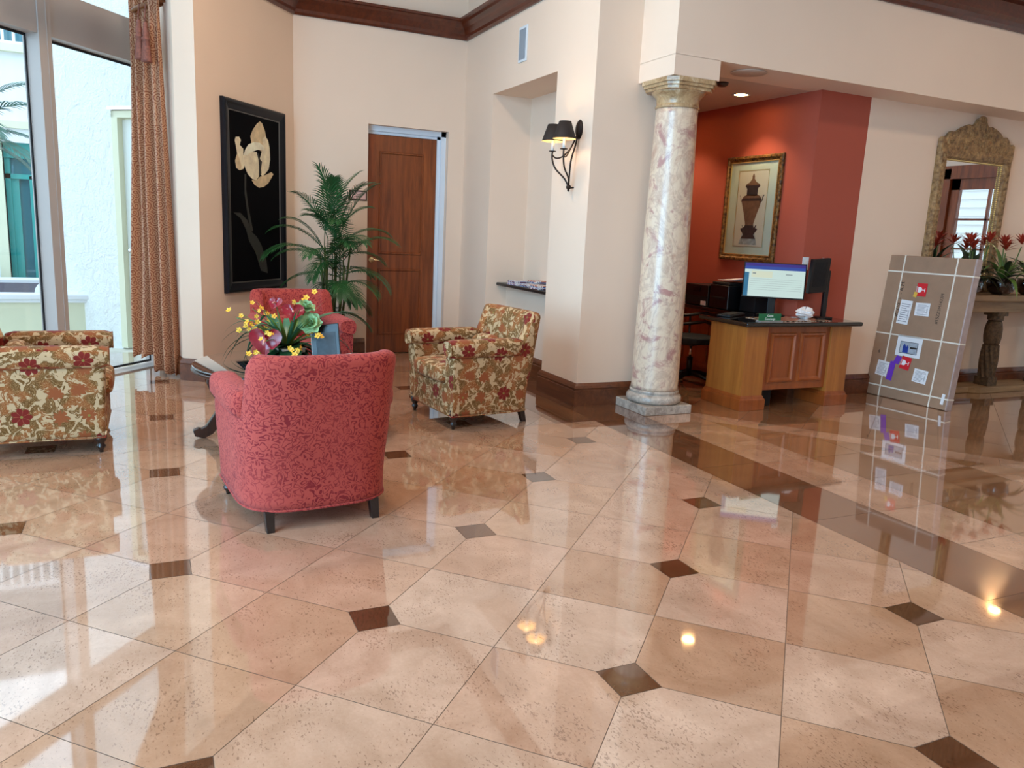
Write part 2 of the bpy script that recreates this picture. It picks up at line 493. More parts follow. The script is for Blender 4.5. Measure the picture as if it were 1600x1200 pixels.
LIGHT = [srgb('#dec0a8'), srgb('#dabb9f'), srgb('#e0c6b0'), srgb('#cfad90'), srgb('#dabda5'), srgb('#d8b69c')]
TAN = [srgb('#b08a68'), srgb('#b9946f'), srgb('#a98260'), srgb('#bd9a78')]
BAND = [srgb('#8d6549'), srgb('#96704f'), srgb('#85604a'), srgb('#7d5a40')]
DARK = [srgb('#6b4a33'), srgb('#765239'), srgb('#64452f')]
tiles = []
def tile(poly, pal):
    q = shrink(poly, .0013)
    if len(q) > 2: tiles.append((q, rf.choice(pal), (rf.random(), rf.random(), rf.random())))
FX0, FX1, FY0, FY1 = -9.2, 5.0, -3.66, 10.4
T = 0.487; e1 = (math.sqrt(.5), math.sqrt(.5)); e2 = (-math.sqrt(.5), math.sqrt(.5))
LO = (-2.657, 0.711); HI = .079   # half side of the small dark insets
def field(x0, y0, x1, y1):
    for i in range(-26, 30):
        for j in range(-26, 30):
            def P(a, b): return (LO[0] + T * (a * e1[0] + b * e2[0]), LO[1] + T * (a * e1[1] + b * e2[1]))
            cen = P(i + .5, j + .5)
            if not (x0 - .8 < cen[0] < x1 + .8 and y0 - .8 < cen[1] < y1 + .8): continue
            poly = [P(i, j), P(i + 1, j), P(i + 1, j + 1), P(i, j + 1)]
            ni = i if i % 2 == 0 else i + 1; nj = j if j % 2 == 0 else j + 1
            nd = P(ni, nj)                      # the one corner cut off for the inset
            ddx, ddy = cen[0] - nd[0], cen[1] - nd[1]
            if abs(ddx) > abs(ddy): s_ = 1 if ddx > 0 else -1; poly = clip(poly, s_, 0, s_ * nd[0] + HI)
            else: s_ = 1 if ddy > 0 else -1; poly = clip(poly, 0, s_, s_ * nd[1] + HI)
            tile(cliprect(poly, x0, y0, x1, y1), LIGHT)
    for i in range(-26, 30, 2):
        for j in range(-26, 30, 2):
            c = (LO[0] + T * (i * e1[0] + j * e2[0]), LO[1] + T * (i * e1[1] + j * e2[1]))
            tile(cliprect([(c[0] - HI, c[1] - HI), (c[0] + HI, c[1] - HI), (c[0] + HI, c[1] + HI), (c[0] - HI, c[1] + HI)], x0, y0, x1, y1), DARK)
YB0, YB1 = 3.185, 3.68
field(FX0, FY0, -5.22, 2.83); field(-5.22, FY0, FX1, YB0)
x = FX0
while x < FX1:                                   # the brown border band
    x2 = x + .98
    if x < -5.22:
        tile(cliprect([(x, 2.83), (x2, 2.83), (x2, YB0), (x, YB0)], FX0, 2.83, -5.22, YB0), BAND)
    tile(cliprect([(x + .4, YB0), (x2 + .4, YB0), (x2 + .4, YB1), (x + .4, YB1)], FX0, YB0, FX1, YB1), BAND)
    x = x2
tile([(FX0, YB0), (-8.8, YB0), (-8.8, YB1), (FX0, YB1)], BAND)
# beyond the band: a row of square tiles, then tan ground with light diagonal bands
k = 0
x = -2.91 - 13 * .4865
while x < FX1:
    tile(cliprect([(x, YB1), (x + .4865, YB1), (x + .4865, 4.135), (x, 4.135)], FX0, YB1, FX1, FY1), LIGHT)
    x += .4865
u = (.797, .604); v_ = (-.604, .797)            # direction of the diagonal light band
def dband(poly0, sgn):
    out = []
    P0 = (-4.958, 4.436)
    c0 = v_[0] * P0[0] + v_[1] * P0[1]
    if sgn == 0:
        q = clip(poly0, -v_[0], -v_[1], -(c0)); return clip(q, v_[0], v_[1], c0 - .235) if len(q) > 2 else []
    if sgn > 0: return clip(poly0, v_[0], v_[1], c0)
    return clip(poly0, -v_[0], -v_[1], -(c0 - .235))
SR = (FX0, 4.135, FX1, FY1)
x = -2.91 - 13 * .4865
while x < FX1:
    y = 4.135
    while y < FY1:
        w2 = .4865
        q = cliprect([(x, y), (x + w2, y), (x + w2, y + w2), (x, y + w2)], *SR)
        if len(q) > 2:
            qq = dband(q, -1)
            if len(qq) > 2: tile(qq, TAN if y < 4.2 or (x > -3.4 and int(y * 3) % 3) else LIGHT[:2] + TAN)
        y += w2
    x += .4865
for k in range(-12, 24):
    a = k * .62
    q = [(-4.958 + u[0] * a - v_[0] * .235, 4.436 + u[1] * a - v_[1] * .235), (-4.958 + u[0] * (a + .62) - v_[0] * .235, 4.436 + u[1] * (a + .62) - v_[1] * .235),
         (-4.958 + u[0] * (a + .62), 4.436 + u[1] * (a + .62)), (-4.958 + u[0] * a, 4.436 + u[1] * a)]
    tile(cliprect(q, *SR), LIGHT[:3])
for i in range(-8, 30):
    for j in range(0, 24):
        a, b = i * .49, j * .49
        q = [(-4.958 + u[0] * (a + p) + v_[0] * (b + r_), 4.436 + u[1] * (a + p) + v_[1] * (b + r_)) for p, r_ in ((0, 0), (.49, 0), (.49, .49), (0, .49))]
        q = cliprect(q, *SR)
        if len(q) > 2: tile(q, TAN + [LIGHT[3]])
vs, fs, cols, shf = [], [], [], []
TONE = (1.04, .94, .89)   # warm cast of the stone
tiles = [(q, tuple(min(1, c[i] * TONE[i]) for i in range(3)) + (1,), sf) for q, c, sf in tiles]
for q, c, sft in tiles:
    o = len(vs); vs += [(p[0], p[1], 0) for p in q]; fs.append(list(range(o, o + len(q))))
    cols.append(c); shf.append(sft)
me = bpy.data.meshes.new('floor'); 
nb = len(vs)
vs += [(FX0, FY0, -.0012), (FX1, FY0, -.0012), (FX1, FY1, -.0012), (FX0, FY1, -.0012), (FX0, FY0, -.12), (FX1, FY0, -.12), (FX1, FY1, -.12), (FX0, FY1, -.12)]
fs += [[nb, nb + 1, nb + 2, nb + 3], [nb + 7, nb + 6, nb + 5, nb + 4], [nb, nb + 4, nb + 5, nb + 1], [nb + 1, nb + 5, nb + 6, nb + 2], [nb + 2, nb + 6, nb + 7, nb + 3], [nb + 3, nb + 7, nb + 4, nb]]
me.from_pydata(vs, [], fs); me.materials.append(M['trav']); me.materials.append(M['grout'])
ca = me.attributes.new('tone', 'FLOAT_COLOR', 'FACE'); cb = me.attributes.new('shift', 'FLOAT_COLOR', 'FACE')
for i, p in enumerate(me.polygons):
    if i < len(cols):
        ca.data[i].color = cols[i]; cb.data[i].color = shf[i] + (1,)
    else: p.material_index = 1
fl = bpy.data.objects.new('floor', me); C.objects.link(fl); fl['kind'] = 'structure'

# ------------------------------------------------------------------ walls
ZC = 5.0
XB = -8.65                       # plane of the wall with the panelled door
DY0, DY1, DZ = 2.18, 3.10, 2.53  # its opening
YN = 3.29                        # plane of the niche wall
mb = MB()
mb.box((XB - .4, DY0 - .1, 0), (XB - .22, DY1 + .1, DZ + .1)).box((XB - .4, DY0 - .1, -.01), (XB - .17, DY1 + .1, .003)).box((XB - .2, 1.2, 0), (XB, DY0, ZC)).box((XB - .2, DY1, 0), (XB, YN + .1, ZC)).box((XB - .2, DY0, DZ), (XB, DY1, ZC))  # leading boxes are added behind the door to block leaking outside light
struct('wall_back', mb, 'wall', fix=False)
# niche wall: left piece, over the niche, recess
NX0, NX1, NZ = -7.853, -6.415, 2.852
mb = MB()
mb.box((XB - .2, YN, 0), (NX0, YN + .62, ZC)).box((NX0, YN, NZ), (NX1, YN + .62, ZC))
mb.box((NX0, 3.736, 0), (NX1, YN + .62, NZ)).box((NX0, 3.54, 0), (NX1, 3.74, .875))
struct('wall_niche', mb, 'wall', fix=False)
mb = MB().box((NX1, YN, 0), (-5.745, 4.25, ZC))
struct('wall_pier', mb, 'wall', fix=False)
# diagonal wall with the painting, and the short returns to the window
Cc = Vector((-7.43, .39, 0)); Bc = Vector((XB, 1.393, 0)); Dc = Vector((-7.55, .225, 0)); Ec = Vector((-8.47, .10, 0))
mb = MB().prism([(Bc.x, Bc.y), (Cc.x, Cc.y), (Dc.x, Dc.y), (Ec.x, Ec.y), (Ec.x - .2, Ec.y + .3), (-8.85, 1.393)], 0, ZC)
struct('wall_diagonal', mb, 'wallw' if False else 'wall', fix=False)
# column block and header beam
mb = MB().box((-5.745, 3.70, 2.70), (-5.26, 4.135, 2.852)).box((-5.745, 3.70, 2.85), (-5.26, 10.4, 3.55))
struct('wall_header', mb, 'wall', fix=False)
# low ceiling of the concierge recess
mb = MB().box((-8.1, 4.13, 2.851), (-5.70, 10.4, 3.0))
struct('ceiling_low', mb, 'ceil', fix=False)
mb = MB().box((-7.95, 5.58, 0), (-5.62, 6.205, 2.86)).box((-8.1, 4.0, 0), (-7.95, 6.205, 2.86)).box((-7.95, 4.0, 0), (-6.4, 4.24, 2.86))
struct('wall_red', mb, 'red', fix=False)
mb = MB().box((-6.0, 6.205, 0), (-5.62, 10.4, 2.86))
struct('wall_right', mb, 'wall', fix=False)
mb = MB().box((-8.0, 10.2, 2.86), (-7.8, 10.4, ZC)).box((-8.0, 3.9, 2.99), (-7.85, 10.4, ZC))
struct('wall_gallery', mb, 'ceil', fix=False)
# end wall with french doors, wall behind the camera, side wall with tall windows
mb = MB().box((-6.0, 10.4, 0), (-5.15, 10.6, ZC)).box((-1.6, 10.4, 0), (5.2, 10.6, ZC)).box((-5.15, 10.4, 2.62), (-1.6, 10.6, ZC)).box((-8.0, 10.4, 2.86), (-5.99, 10.6, ZC))
struct('wall_end', mb, 'wall', fix=False)
struct('wall_behind', MB().box((5, -3.9, 0), (5.2, 10.6, ZC)), 'wall', fix=False)
mb = MB().box((-4.1, -3.86, 0), (-3.6, -3.66, ZC)).box((4, -3.86, 0), (5.2, -3.66, ZC)).box((-3.6, -3.86, 4.7), (4, -3.66, ZC)).box((-3.6, -3.86, 0), (4, -3.66, .1))
struct('wall_side', mb, 'wall', fix=False)
struct('ceiling', MB().prism([(-9.0, 1.2), (-9.0, 10.6), (5.2, 10.6), (5.2, -3.86), (-4.05, -3.86), (-8.6, -.0)], ZC, ZC + .15), 'ceil', fix=False)

# ------------------------------------------------------------------ baseboards and crown
def strip(path, prof, closed=False):
    """sweep a profile (offset to the left of the path, z) along a horizontal path with mitres"""
    mb = MB(); n = len(path); P = []
    pts = [Vector((p[0], p[1])) for p in path]
    for i, p in enumerate(pts):
        d0 = (pts[i] - pts[i - 1]).normalized() if i > 0 else None
        d1 = (pts[i + 1] - pts[i]).normalized() if i < n - 1 else None
        d0 = d0 or d1; d1 = d1 or d0
        n0 = Vector((-d0.y, d0.x)); n1 = Vector((-d1.y, d1.x)); m_ = (n0 + n1).normalized(); k = 1 / max(.3, m_.dot(n0))
        P.append([Vector((p.x + m_.x * o * k, p.y + m_.y * o * k, z)) for o, z in prof])
    mb.grid(P, 0, False); mb.add(P[0], [tuple(range(len(prof)))]); mb.add(P[-1], [tuple(range(len(prof)))])
    return mb
BP = [(0, 0), (.03, 0), (.03, .135), (.024, .14), (.024, .15), (.03, .158), (.022, .178), (.008, .2), (0, .2)]
def base(name, path): struct(name, strip(path, BP), 'base')
base('baseboard_back', [(XB, DY0 - .02), (XB, 1.393), (Cc.x, Cc.y), (Dc.x, Dc.y), (Ec.x + .25, Ec.y + .034)][::1])
base('baseboard_niche', [(NX1, 3.54), (NX0, 3.54), (NX0, YN), (XB, YN), (XB, DY1 + .01)])
base('baseboard_pier', [(-5.745, 4.2), (-5.745, YN), (NX1, YN), (NX1, 3.53)])
base('baseboard_right', [(-5.62, 10.3), (-5.62, 5.58), (-7.9, 5.58)])
CPR = [(0, 0), (.02, 0), (.035, .02), (.04, .05), (.075, .10), (.115, .135), (.125, .16), (.15, .165), (.15, .19), (0, .19)]
CZ = 3.515
struct('trim_crown', strip([(-5.7, YN), (XB, YN), (XB, 1.393), (-6.6, -.292)], [(-a if False else a, CZ + z) for a, z in CPR][::1]), 'crown')
# wooden gallery edge over the header, top right
mb = strip([(-5.26, 10.4), (-5.26, 3.70), (-5.745, 3.70)], [(0, 3.545), (.02, 3.545), (.05, 3.57), (.07, 3.60), (.11, 3.625), (.11, 3.655), (.06, 3.67), (.06, 3.76), (.1, 3.78), (.1, 3.81), (-.12, 3.81), (-.12, 3.56)])
struct('trim_gallery', mb, 'crown')
rail = empty('gallery_railing', (-5.26, 7.5, 3.81), 0, 'dark wooden balustrade along the upper gallery edge above the mirror wall', 'railing')
MB().box((-.06, -3.0, .78), (.06, 2.85, .84)).build('handrail', 'crown', rail, .01)
MB().box((-.03, -3.0, .0), (.03, 2.85, .05)).build('bottom_rail', 'crown', rail)
M['olive'] = plain('olive_iron_baluster', '#4a3d26', .5)
bal = MB().lathe([(.014, .04), (.014, .2), (.026, .3), (.014, .4), (.014, .79)], seg=8).build('baluster', 'olive', rail)
bal.location = (0, -2.9, 0)
for k in range(1, 47):
    c = bal.copy(); C.objects.link(c); c.parent = rail; c.location = (0, -2.9 + k * .122, 0)

# ------------------------------------------------------------------ window wall, left
def wbox(mb, s0, s1, n0, n1, z0, z1, mi=0):
    poly = [WA + WD * s + WN * n for s, n in ((s0, n0), (s0, n1), (s1, n1), (s1, n0))]
    return mb.prism([(p.x, p.y) for p in poly], z0, z1, mi)
muls = [-4.9, -3.75, -2.67, -1.62, -.57]
mb = MB()
wbox(mb, -5.0, .78, -.16, 0, 2.80, 3.16); wbox(mb, -5.0, .78, -.16, 0, 4.72, 5.0)
wbox(mb, -5.0, .78, -.16, .02, -.05, .012)
wbox(mb, .62, .80, -.2, -.04, 0, 5.0); wbox(mb, -5.3, -4.95, -.2, 0, 0, 5.0)
struct('window_1', mb, 'frame', fix=False)
win = bpy.data.objects['window_1']
for s in muls[1:]:
    mb = MB(); wbox(mb, s - .062, s + .058, -.15, .012, .012, 5.0); wbox(mb, s + .012, s + .02, .012, .016, .012, 5.0)
    mb.build('mullion', 'frame', win)
edges = [-5.0] + muls[1:] + [.66]
for a, b in zip(edges[:-1], edges[1:]):
    mb = MB(); a += .06; b -= .062
    for z0, z1 in ((.03, 2.80), (3.16, 4.72)):
        wbox(mb, a, b, -.125, -.115, z0, z0 + .02); wbox(mb, a, b, -.125, -.115, z1 - .02, z1)
        wbox(mb, a, a + .014, -.125, -.115, z0, z1); wbox(mb, b - .014, b, -.125, -.115, z0, z1)
    mb.build('gasket', 'gasket', win)
    mb = MB()
    wbox(mb, a, b, -.123, -.117, .03, 2.80); wbox(mb, a, b, -.123, -.117, 3.16, 4.72)
    mb.build('pane', 'glass', win)
mb = MB()
for x in (-3.6, -2.1, -.6, .9, 2.4, 3.94): mb.box((x, -3.80, .1), (x + .08, -3.68, 4.7))
mb.box((-3.6, -3.8, 2.75), (4, -3.68, 3.05)).box((-3.6, -3.8, .1), (4, -3.68, .16)).box((-3.6, -3.8, 4.6), (4, -3.68, 4.7))
struct('window_2', mb, 'frame', fix=False)
MB().box((-3.55, -3.75, .15), (3.95, -3.744, 4.62)).build('pane', 'glass', bpy.data.objects['window_2'])
# french doors, seen in the mirror
mb = MB().box((-5.15, 10.33, 0), (-5.0, 10.52, 2.62)).box((-1.75, 10.33, 0), (-1.6, 10.52, 2.62)).box((-3.42, 10.33, 0), (-3.28, 10.52, 2.62)).box((-5.15, 10.33, 2.48), (-1.6, 10.52, 2.66))
struct('door_2', mb, 'doorw', fix=False)
d2 = bpy.data.objects['door_2']
for x0, x1 in ((-5.0, -3.42), (-3.28, -1.75)):
    mb = MB(); cw = (x1 - x0 - .26) / 3
    mb.box((x0, 10.38, 0), (x0 + .13, 10.44, 2.48)).box((x1 - .13, 10.38, 0), (x1, 10.44, 2.48)).box((x0, 10.38, 2.33), (x1, 10.44, 2.48)).box((x0, 10.38, 0), (x1, 10.44, .3))
    for k in (1, 2): mb.box((x0 + .13 + k * cw - .016, 10.39, .3), (x0 + .13 + k * cw + .016, 10.43, 2.33))
    for k in range(1, 5): mb.box((x0 + .13, 10.39, .3 + k * .406 - .014), (x1 - .13, 10.43, .3 + k * .406 + .014))
    lf = mb.build('door_leaf', 'doorw', d2, fix=False)
    MB().box((x0 + .12, 10.407, .29), (x1 - .12, 10.413, 2.34)).build('pane', 'glass', lf)

# ------------------------------------------------------------------ panelled door
mb = MB()
JX = XB - .10
mb.box((JX - .06, DY0 - .02, 0), (JX + .015, DY0 + .012, DZ)).box((JX - .06, DY1 - .055, 0), (JX + .015, DY1 + .02, DZ)).box((JX - .06, DY0, DZ - .055), (JX + .015, DY1, DZ + .02))
mb.box((JX - .06, DY1 - .095, 0), (JX - .015, DY1 - .055, DZ - .05)).box((JX - .06, DY0, DZ - .085), (JX - .015, DY1, DZ - .055))
d1 = struct('door_1', mb, 'jamb', fix=False)
leafx = JX - .025; ly0, ly1, lz1 = DY0 + .013, DY1 - .098, DZ - .088
leaf = MB().box((leafx - .045, ly0, .008), (leafx, ly1, lz1)).build('door_leaf', 'doorw', d1)
def rframe(mb, x, y0, y1, z0, z1, w_=.028, h=.012):
    prof = [(0, 0), (w_ * .25, h), (w_ * .7, h), (w_, 0)]
    P = []
    for (sy, sz) in ((0, 0), (1, 0), (1, 1), (0, 1), (0, 0)):
        P.append([Vector((x + hh, (y1 - o) if sy else (y0 + o), (z1 - o) if sz else (z0 + o))) for o, hh in prof])
    return mb.grid(P, 0, False)
for z0, z1 in ((1.14, 2.27), (.22, .98)):
    rframe(MB(), leafx, ly0 + .145, ly1 - .15, z0, z1).build('panel_moulding', 'doorw', leaf, fix=False)
hm = MB().lathe([(.001, 0), (.033, .0), (.033, .008), (.02, .016), (.011, .02), (.011, .05), (.001, .05)], mat=Matrix.Translation((leafx, ly0 + .07, 1.075)) @ Matrix.Rotation(R(90), 4, 'Y'))
hm.tube([(leafx + .045, ly0 + .065, 1.075), (leafx + .05, ly0 + .10, 1.077), (leafx + .048, ly0 + .14, 1.07), (leafx + .046, ly0 + .18, 1.072)], [.011, .009, .008, .007])
tag(hm.build('door_handle', 'brass', leaf), 'brass lever handle')
# sign beside it
sg = empty('door_sign', (XB, 2.075, 1.77), 0, 'small framed plaque on the wall left of the brown panelled door', 'sign')
mb = MB(); z_ = .045
mb.box((0, -.09, -.045), (.006, .09, .045))
SGW = plain('sign_face', '#e0bdb6', .4); M['signface'] = SGW
mb.build('sign_face', 'signface', sg)
rframe(MB(), .0, -.1, .1, -.055, .055, .018, .014).build('sign_frame', 'darkw', sg, fix=False)
SM = frameM((.0065, 0, 0), (0, 1, 0), (0, 0, 1))
text_mesh('sign_text', 'The Conference\nRoom', .022, 'ink', sg, SM)
# speaker / vent grille high on the niche wall
g_ = empty('wall_grille', (-7.152, YN, 3.21), 0, 'narrow white rectangular grille high on the wall above the niche', 'vent')
MB().box((-.09, -.012, -.16), (.09, 0, .16)).build('grille_frame', 'white', g_, .003)
mb = MB()
for k in range(38): mb.box((-.068, -.0175, -.137 + k * .0072), (.068, -.0125, -.1335 + k * .0072))
M['grille'] = plain('grille_grey', '#aab0b8', .5)
mb.build('grille_face', 'grille', g_, fix=False)
# ================================================================== armchairs
def smooth(t): t = max(0, min(1, t)); return t * t * (3 - 2 * t)
def make_chair(name, mat, barrel, label, cat, group, loc, rz):
    W, yf, yr = .385, .34, -.38
    yc, p = (-.02, 3.2) if barrel else (-.22, 4.5)
    rear_x = .26 if barrel else .31
    ystep = -.235 if barrel else -.24
    HA, HB, Tk = .56, .86, .115
    t = empty(name, loc, rz, label, cat, group)
    def U(s):
        """s 0..1 right front -> back -> left front (outer plan)"""
        if s < .25: return (W, yf + (yc - yf) * s / .25)
        if s > .75: return (-W, yf + (yc - yf) * (1 - s) / .25)
        a = (s - .25) / .5 * math.pi; c, s_ = math.cos(a), math.sin(a)
        return (W * math.copysign(abs(c) ** (2 / p), c), yc - (yc - yr) * abs(s_) ** (2 / p))
    N = 96; outer = []
    for i in range(N + 1): outer.append(Vector(U(i / N)))
    nor = []
    for i in range(N + 1):
        d = outer[min(i + 1, N)] - outer[max(i - 1, 0)]; n = Vector((-d.y, d.x)).normalized()
        if i < 4: n = Vector((1, 0))
        if i > N - 4: n = Vector((-1, 0))
        nor.append(n if n.dot(outer[i] - Vector((0, .05))) > 0 else -n)
    def H(y): return HA + (HB - HA) * smooth((ystep + .03 - y) / .06)
    rows = []
    for i, (o, n) in enumerate(zip(outer, nor)):
        h = H(o.y); back = smooth((-.1 - o.y) / .2); row = []
        hh = h
        r = Tk / 2
        def pt(off, z):
            k = .955 + .045 * smooth((z - .15) / .35)
            q = Vector((o.x * k, o.y * k)) - n * off
            q.y -= back * (.10 if barrel else .08) * max(0, z - .30) ** 1.1 / .5
            if h > .7: q.x *= 1 + (.03 if barrel else 0) * max(0, z - .6) / .25
            return Vector((q.x, q.y, z))
        zs = [.095, .14, .22, .30, .38, .46]
        for z in zs: row.append(pt(0, z))
        for k in (.35, .7, 1): row.append(pt(0, .46 + (hh - r * .8 - .46) * k))
        for k in range(1, 8):
            a = math.pi * k / 8; row.append(pt(r - r * math.cos(a), hh - r * .8 + r * .8 * math.sin(a)))
        for k in (1, .6, .2): row.append(pt(Tk, .42 + (hh - r * .8 - .42) * k))
        row.append(pt(Tk, .25)); row.append(pt(Tk, .095))
        rows.append(row)
    mb = MB(); mb.grid(rows, 0, True)
    nv = len(rows[0]); mb.add(rows[0], [tuple(range(nv))]); mb.add(rows[-1], [tuple(range(nv))])
    bot = [r_[0] for r_ in rows]; mb.add(bot, [tuple(range(len(bot)))])
    shell = mb.build('upholstered_shell', mat, t)
    # rolled arms
    for sx in (1, -1):
        P = []
        ye = ystep - .02; L = yf + .015 - ye
        for k in range(15):
            q = k / 14; y = yf + .02 - L * q
            # follow the shell's plan
            best = min(outer, key=lambda o: abs(o.y - y) + (0 if o.x > 0 else 9))
            xo = best.x if y < yc else W
            cxm = xo - Tk / 2 + .004
            e = 1 if k > 0 else .82
            if k == 14: e = .8
            sec = []
            for a in range(20):
                an = 2 * math.pi * a / 20; c, s_ = math.cos(an), math.sin(an)
                rx = .070 * math.copysign(abs(c) ** .75, c) * e; rz_ = .062 * math.copysign(abs(s_) ** .8, s_) * e
                sec.append(Vector((sx * (cxm + rx + (.012 if c > 0 else 0)), y, .605 + rz_ - .02 * (1 - q) * 0 - (.012 if s_ < 0 and c > .3 else 0))))
            sec.append(sec[0]); P.append(sec)
        mb = MB().grid(P, 0, True)
        mb.add([P[0][i] + Vector((0, .006, 0)) for i in range(20)], [tuple(range(20))])
        mb.add(P[-1][:20], [tuple(range(20))])
        mb.grid([P[0], [v + Vector((0, .006, 0)) for v in P[0]]], 0, True)
        arm = mb.build('arm', mat, t)
        # piping around the roll front
        pp = [v + Vector((0, .004, 0)) for v in P[0]]
        MB().tube(pp, .0045, 6, caps=False).build('piping', mat, arm)
    # front rail, cushion, pillow, dust welt
    MB().box((-W + .1, yf - .18, .095), (W - .1, yf - .005, .33)).build('front_rail', mat, t, .02, 3)
    def cushion(nm, c, d, e1_, e2_, rot=0):
        mb = MB(); P = []
        for i in range(25):
            ph = -math.pi / 2 + math.pi * i / 24; row = []
            for j in range(37):
                th = 2 * math.pi * j / 36
                f = lambda v, e: math.copysign(abs(v) ** e, v)
                x = d[0] / 2 * f(math.cos(ph), e1_) * f(math.cos(th), e2_); y = d[1] / 2 * f(math.cos(ph), e1_) * f(math.sin(th), e2_); z = d[2] / 2 * f(math.sin(ph), e1_)
                v = Vector((x, y, z)); v.rotate(Matrix.Rotation(rot, 3, 'X')); row.append(v + Vector(c))
            P.append(row)
        return mb.grid(P, 0, True).build(nm, mat, t)
    cu = cushion('seat_cushion', (0, .075, .395), (2 * (W - Tk) + .008, .60, .15), .42, .28)
    cushion('lumbar_pillow', (0, -.17, .545), (.40, .13, .22), .75, .55, R(-10))
    welt = [Vector((r_[0].x * 1.002, r_[0].y * 1.002, .10)) for r_ in rows]
    MB().tube(welt + [Vector((-W * .955, yf - .01, .10)), Vector((W * .955, yf - .01, .135)), welt[0]], .006, 6, caps=False).build('welt', mat, t)
    # legs
    for sx in (1, -1):
        prof = [(.001, 0), (.012, .0), (.014, .018), (.024, .03), (.026, .042), (.018, .052), (.022, .062), (.034, .082), (.036, .10), (.03, .118), (.02, .124), (.03, .13), (.03, .145), (.001, .145)]
        MB().lathe(prof, (sx * .335, .297, 0), 20).build('front_leg', 'legw', t)
        mb = MB(); x = sx * rear_x
        z0 = [(x - .019, -.325 - .019), (x + .019, -.325 - .019), (x + .019, -.325 + .019), (x - .019, -.325 + .019)]
        vs = [Vector((a * 1.0, b - .01, 0)) for a, b in z0] + [Vector((x + (a - x) * 1.25, b + .02 + (b + .325) * .25, .10)) for a, b in z0]
        mb.add(vs, [(0, 3, 2, 1), (4, 5, 6, 7), (0, 1, 5, 4), (1, 2, 6, 5), (2, 3, 7, 6), (3, 0, 4, 7)])
        mb.build('rear_leg', 'legw', t, .003)
    return t
make_chair('armchair', 'fred', True, 'red scroll-pattern armchair seen from behind, nearest to the camera', 'armchair', 'red club chairs', (-3.99, .69, 0), R(95.5))
make_chair('armchair', 'fred', True, 'red armchair behind the coffee table, in front of the palm and painting', 'armchair', 'red club chairs', (-6.86, 1.14, 0), R(-88))
make_chair('armchair', 'fflo', False, 'floral brown and red armchair beside the white pillar, facing left', 'armchair', 'floral club chairs', (-5.62, 2.235, 0), R(187.4))
make_chair('armchair', 'fflo', False, 'floral brown and red armchair at the left edge by the window, facing right', 'armchair', 'floral club chairs', (-5.60, -.627, 0), R(0.5))

# ================================================================== coffee table
TC = (-5.45, .86)
tb = empty('coffee_table', (TC[0], TC[1], 0), R(0), 'round dark wood coffee table with glass top and scrolled legs', 'table')
MB().lathe([(.001, .405), (.50, .405), (.52, .40), (.55, .425), (.60, .44), (.64, .455), (.655, .468), (.65, .48), (.60, .486), (.001, .486)], seg=96).build('tabletop', 'darkw', tb)
M['tglass'] = plain('dark_glass', '#1b2024', .015, spec=.9, coat=1)
MB().lathe([(.001, .487), (.640, .487), (.648, .491), (.648, .495), (.640, .499), (.001, .499)], seg=96).build('glass_top', 'tglass', tb)
MB().lathe([(.44, .345), (.50, .345), (.51, .36), (.50, .405), (.44, .405)], seg=64).build('apron', 'darkw', tb)
cen = [(.555, .43, .05), (.560, .38, .05), (.545, .33, .046), (.520, .28, .04), (.505, .23, .036), (.515, .18, .036), (.545, .13, .036), (.575, .09, .035), (.60, .055, .034), (.64, .035, .034), (.675, .042, .030), (.685, .065, .02)]
for k, a in enumerate((-90, 90, 0, 180)):
    mb = MB(); N = len(cen); P = []
    for side in (-.028, .028):
        row = []
        for i, (r_, z, w_) in enumerate(cen):
            a0 = cen[max(i - 1, 0)]; a1 = cen[min(i + 1, N - 1)]
            d = Vector((a1[0] - a0[0], a1[1] - a0[1])).normalized(); n = Vector((-d.y, d.x))
            row.append((Vector((r_ - .05 + n.x * w_, z + n.y * w_)), Vector((r_ - .05 - n.x * w_, z - n.y * w_))))
        P.append(row)
    rot = Matrix.Rotation(R(a), 4, 'Z')
    L3 = lambda q, s: rot @ Vector((q.x, s, max(.001, q.y)))
    ring = []
    for i in range(N):
        ring.append([L3(P[0][i][0], -.026), L3(P[0][i][0], .026), L3(P[0][i][1], .026), L3(P[0][i][1], -.026), L3(P[0][i][0], -.026)])
    mb.grid(ring, 0, False); mb.add(ring[0][:4], [(0, 1, 2, 3)]); mb.add(ring[-1][:4], [(0, 1, 2, 3)])
    mb.build('leg', 'darkw', tb, .008, 3)
mb = MB()
for a in (-90, 90, 0, 180):
    rot = Matrix.Rotation(R(a), 4, 'Z')
    for (c, r_) in (((.43, 0, .20), .075), ((.27, 0, .20), .085)):
        mb.tube([rot @ Vector((c[0] + r_ * math.cos(q * math.pi / 12), 0, c[2] + r_ * math.sin(q * math.pi / 12))) for q in range(25)], .007, 6, caps=False)
    mb.tube([rot @ Vector((x, 0, .20 + .02 * math.sin(x * 30))) for x in [i * .02 for i in range(10)]], .008, 6)
mb.lathe([(.001, .17), (.03, .18), (.04, .20), (.03, .22), (.001, .23)])
mb.build('iron_stretcher', 'iron', tb)

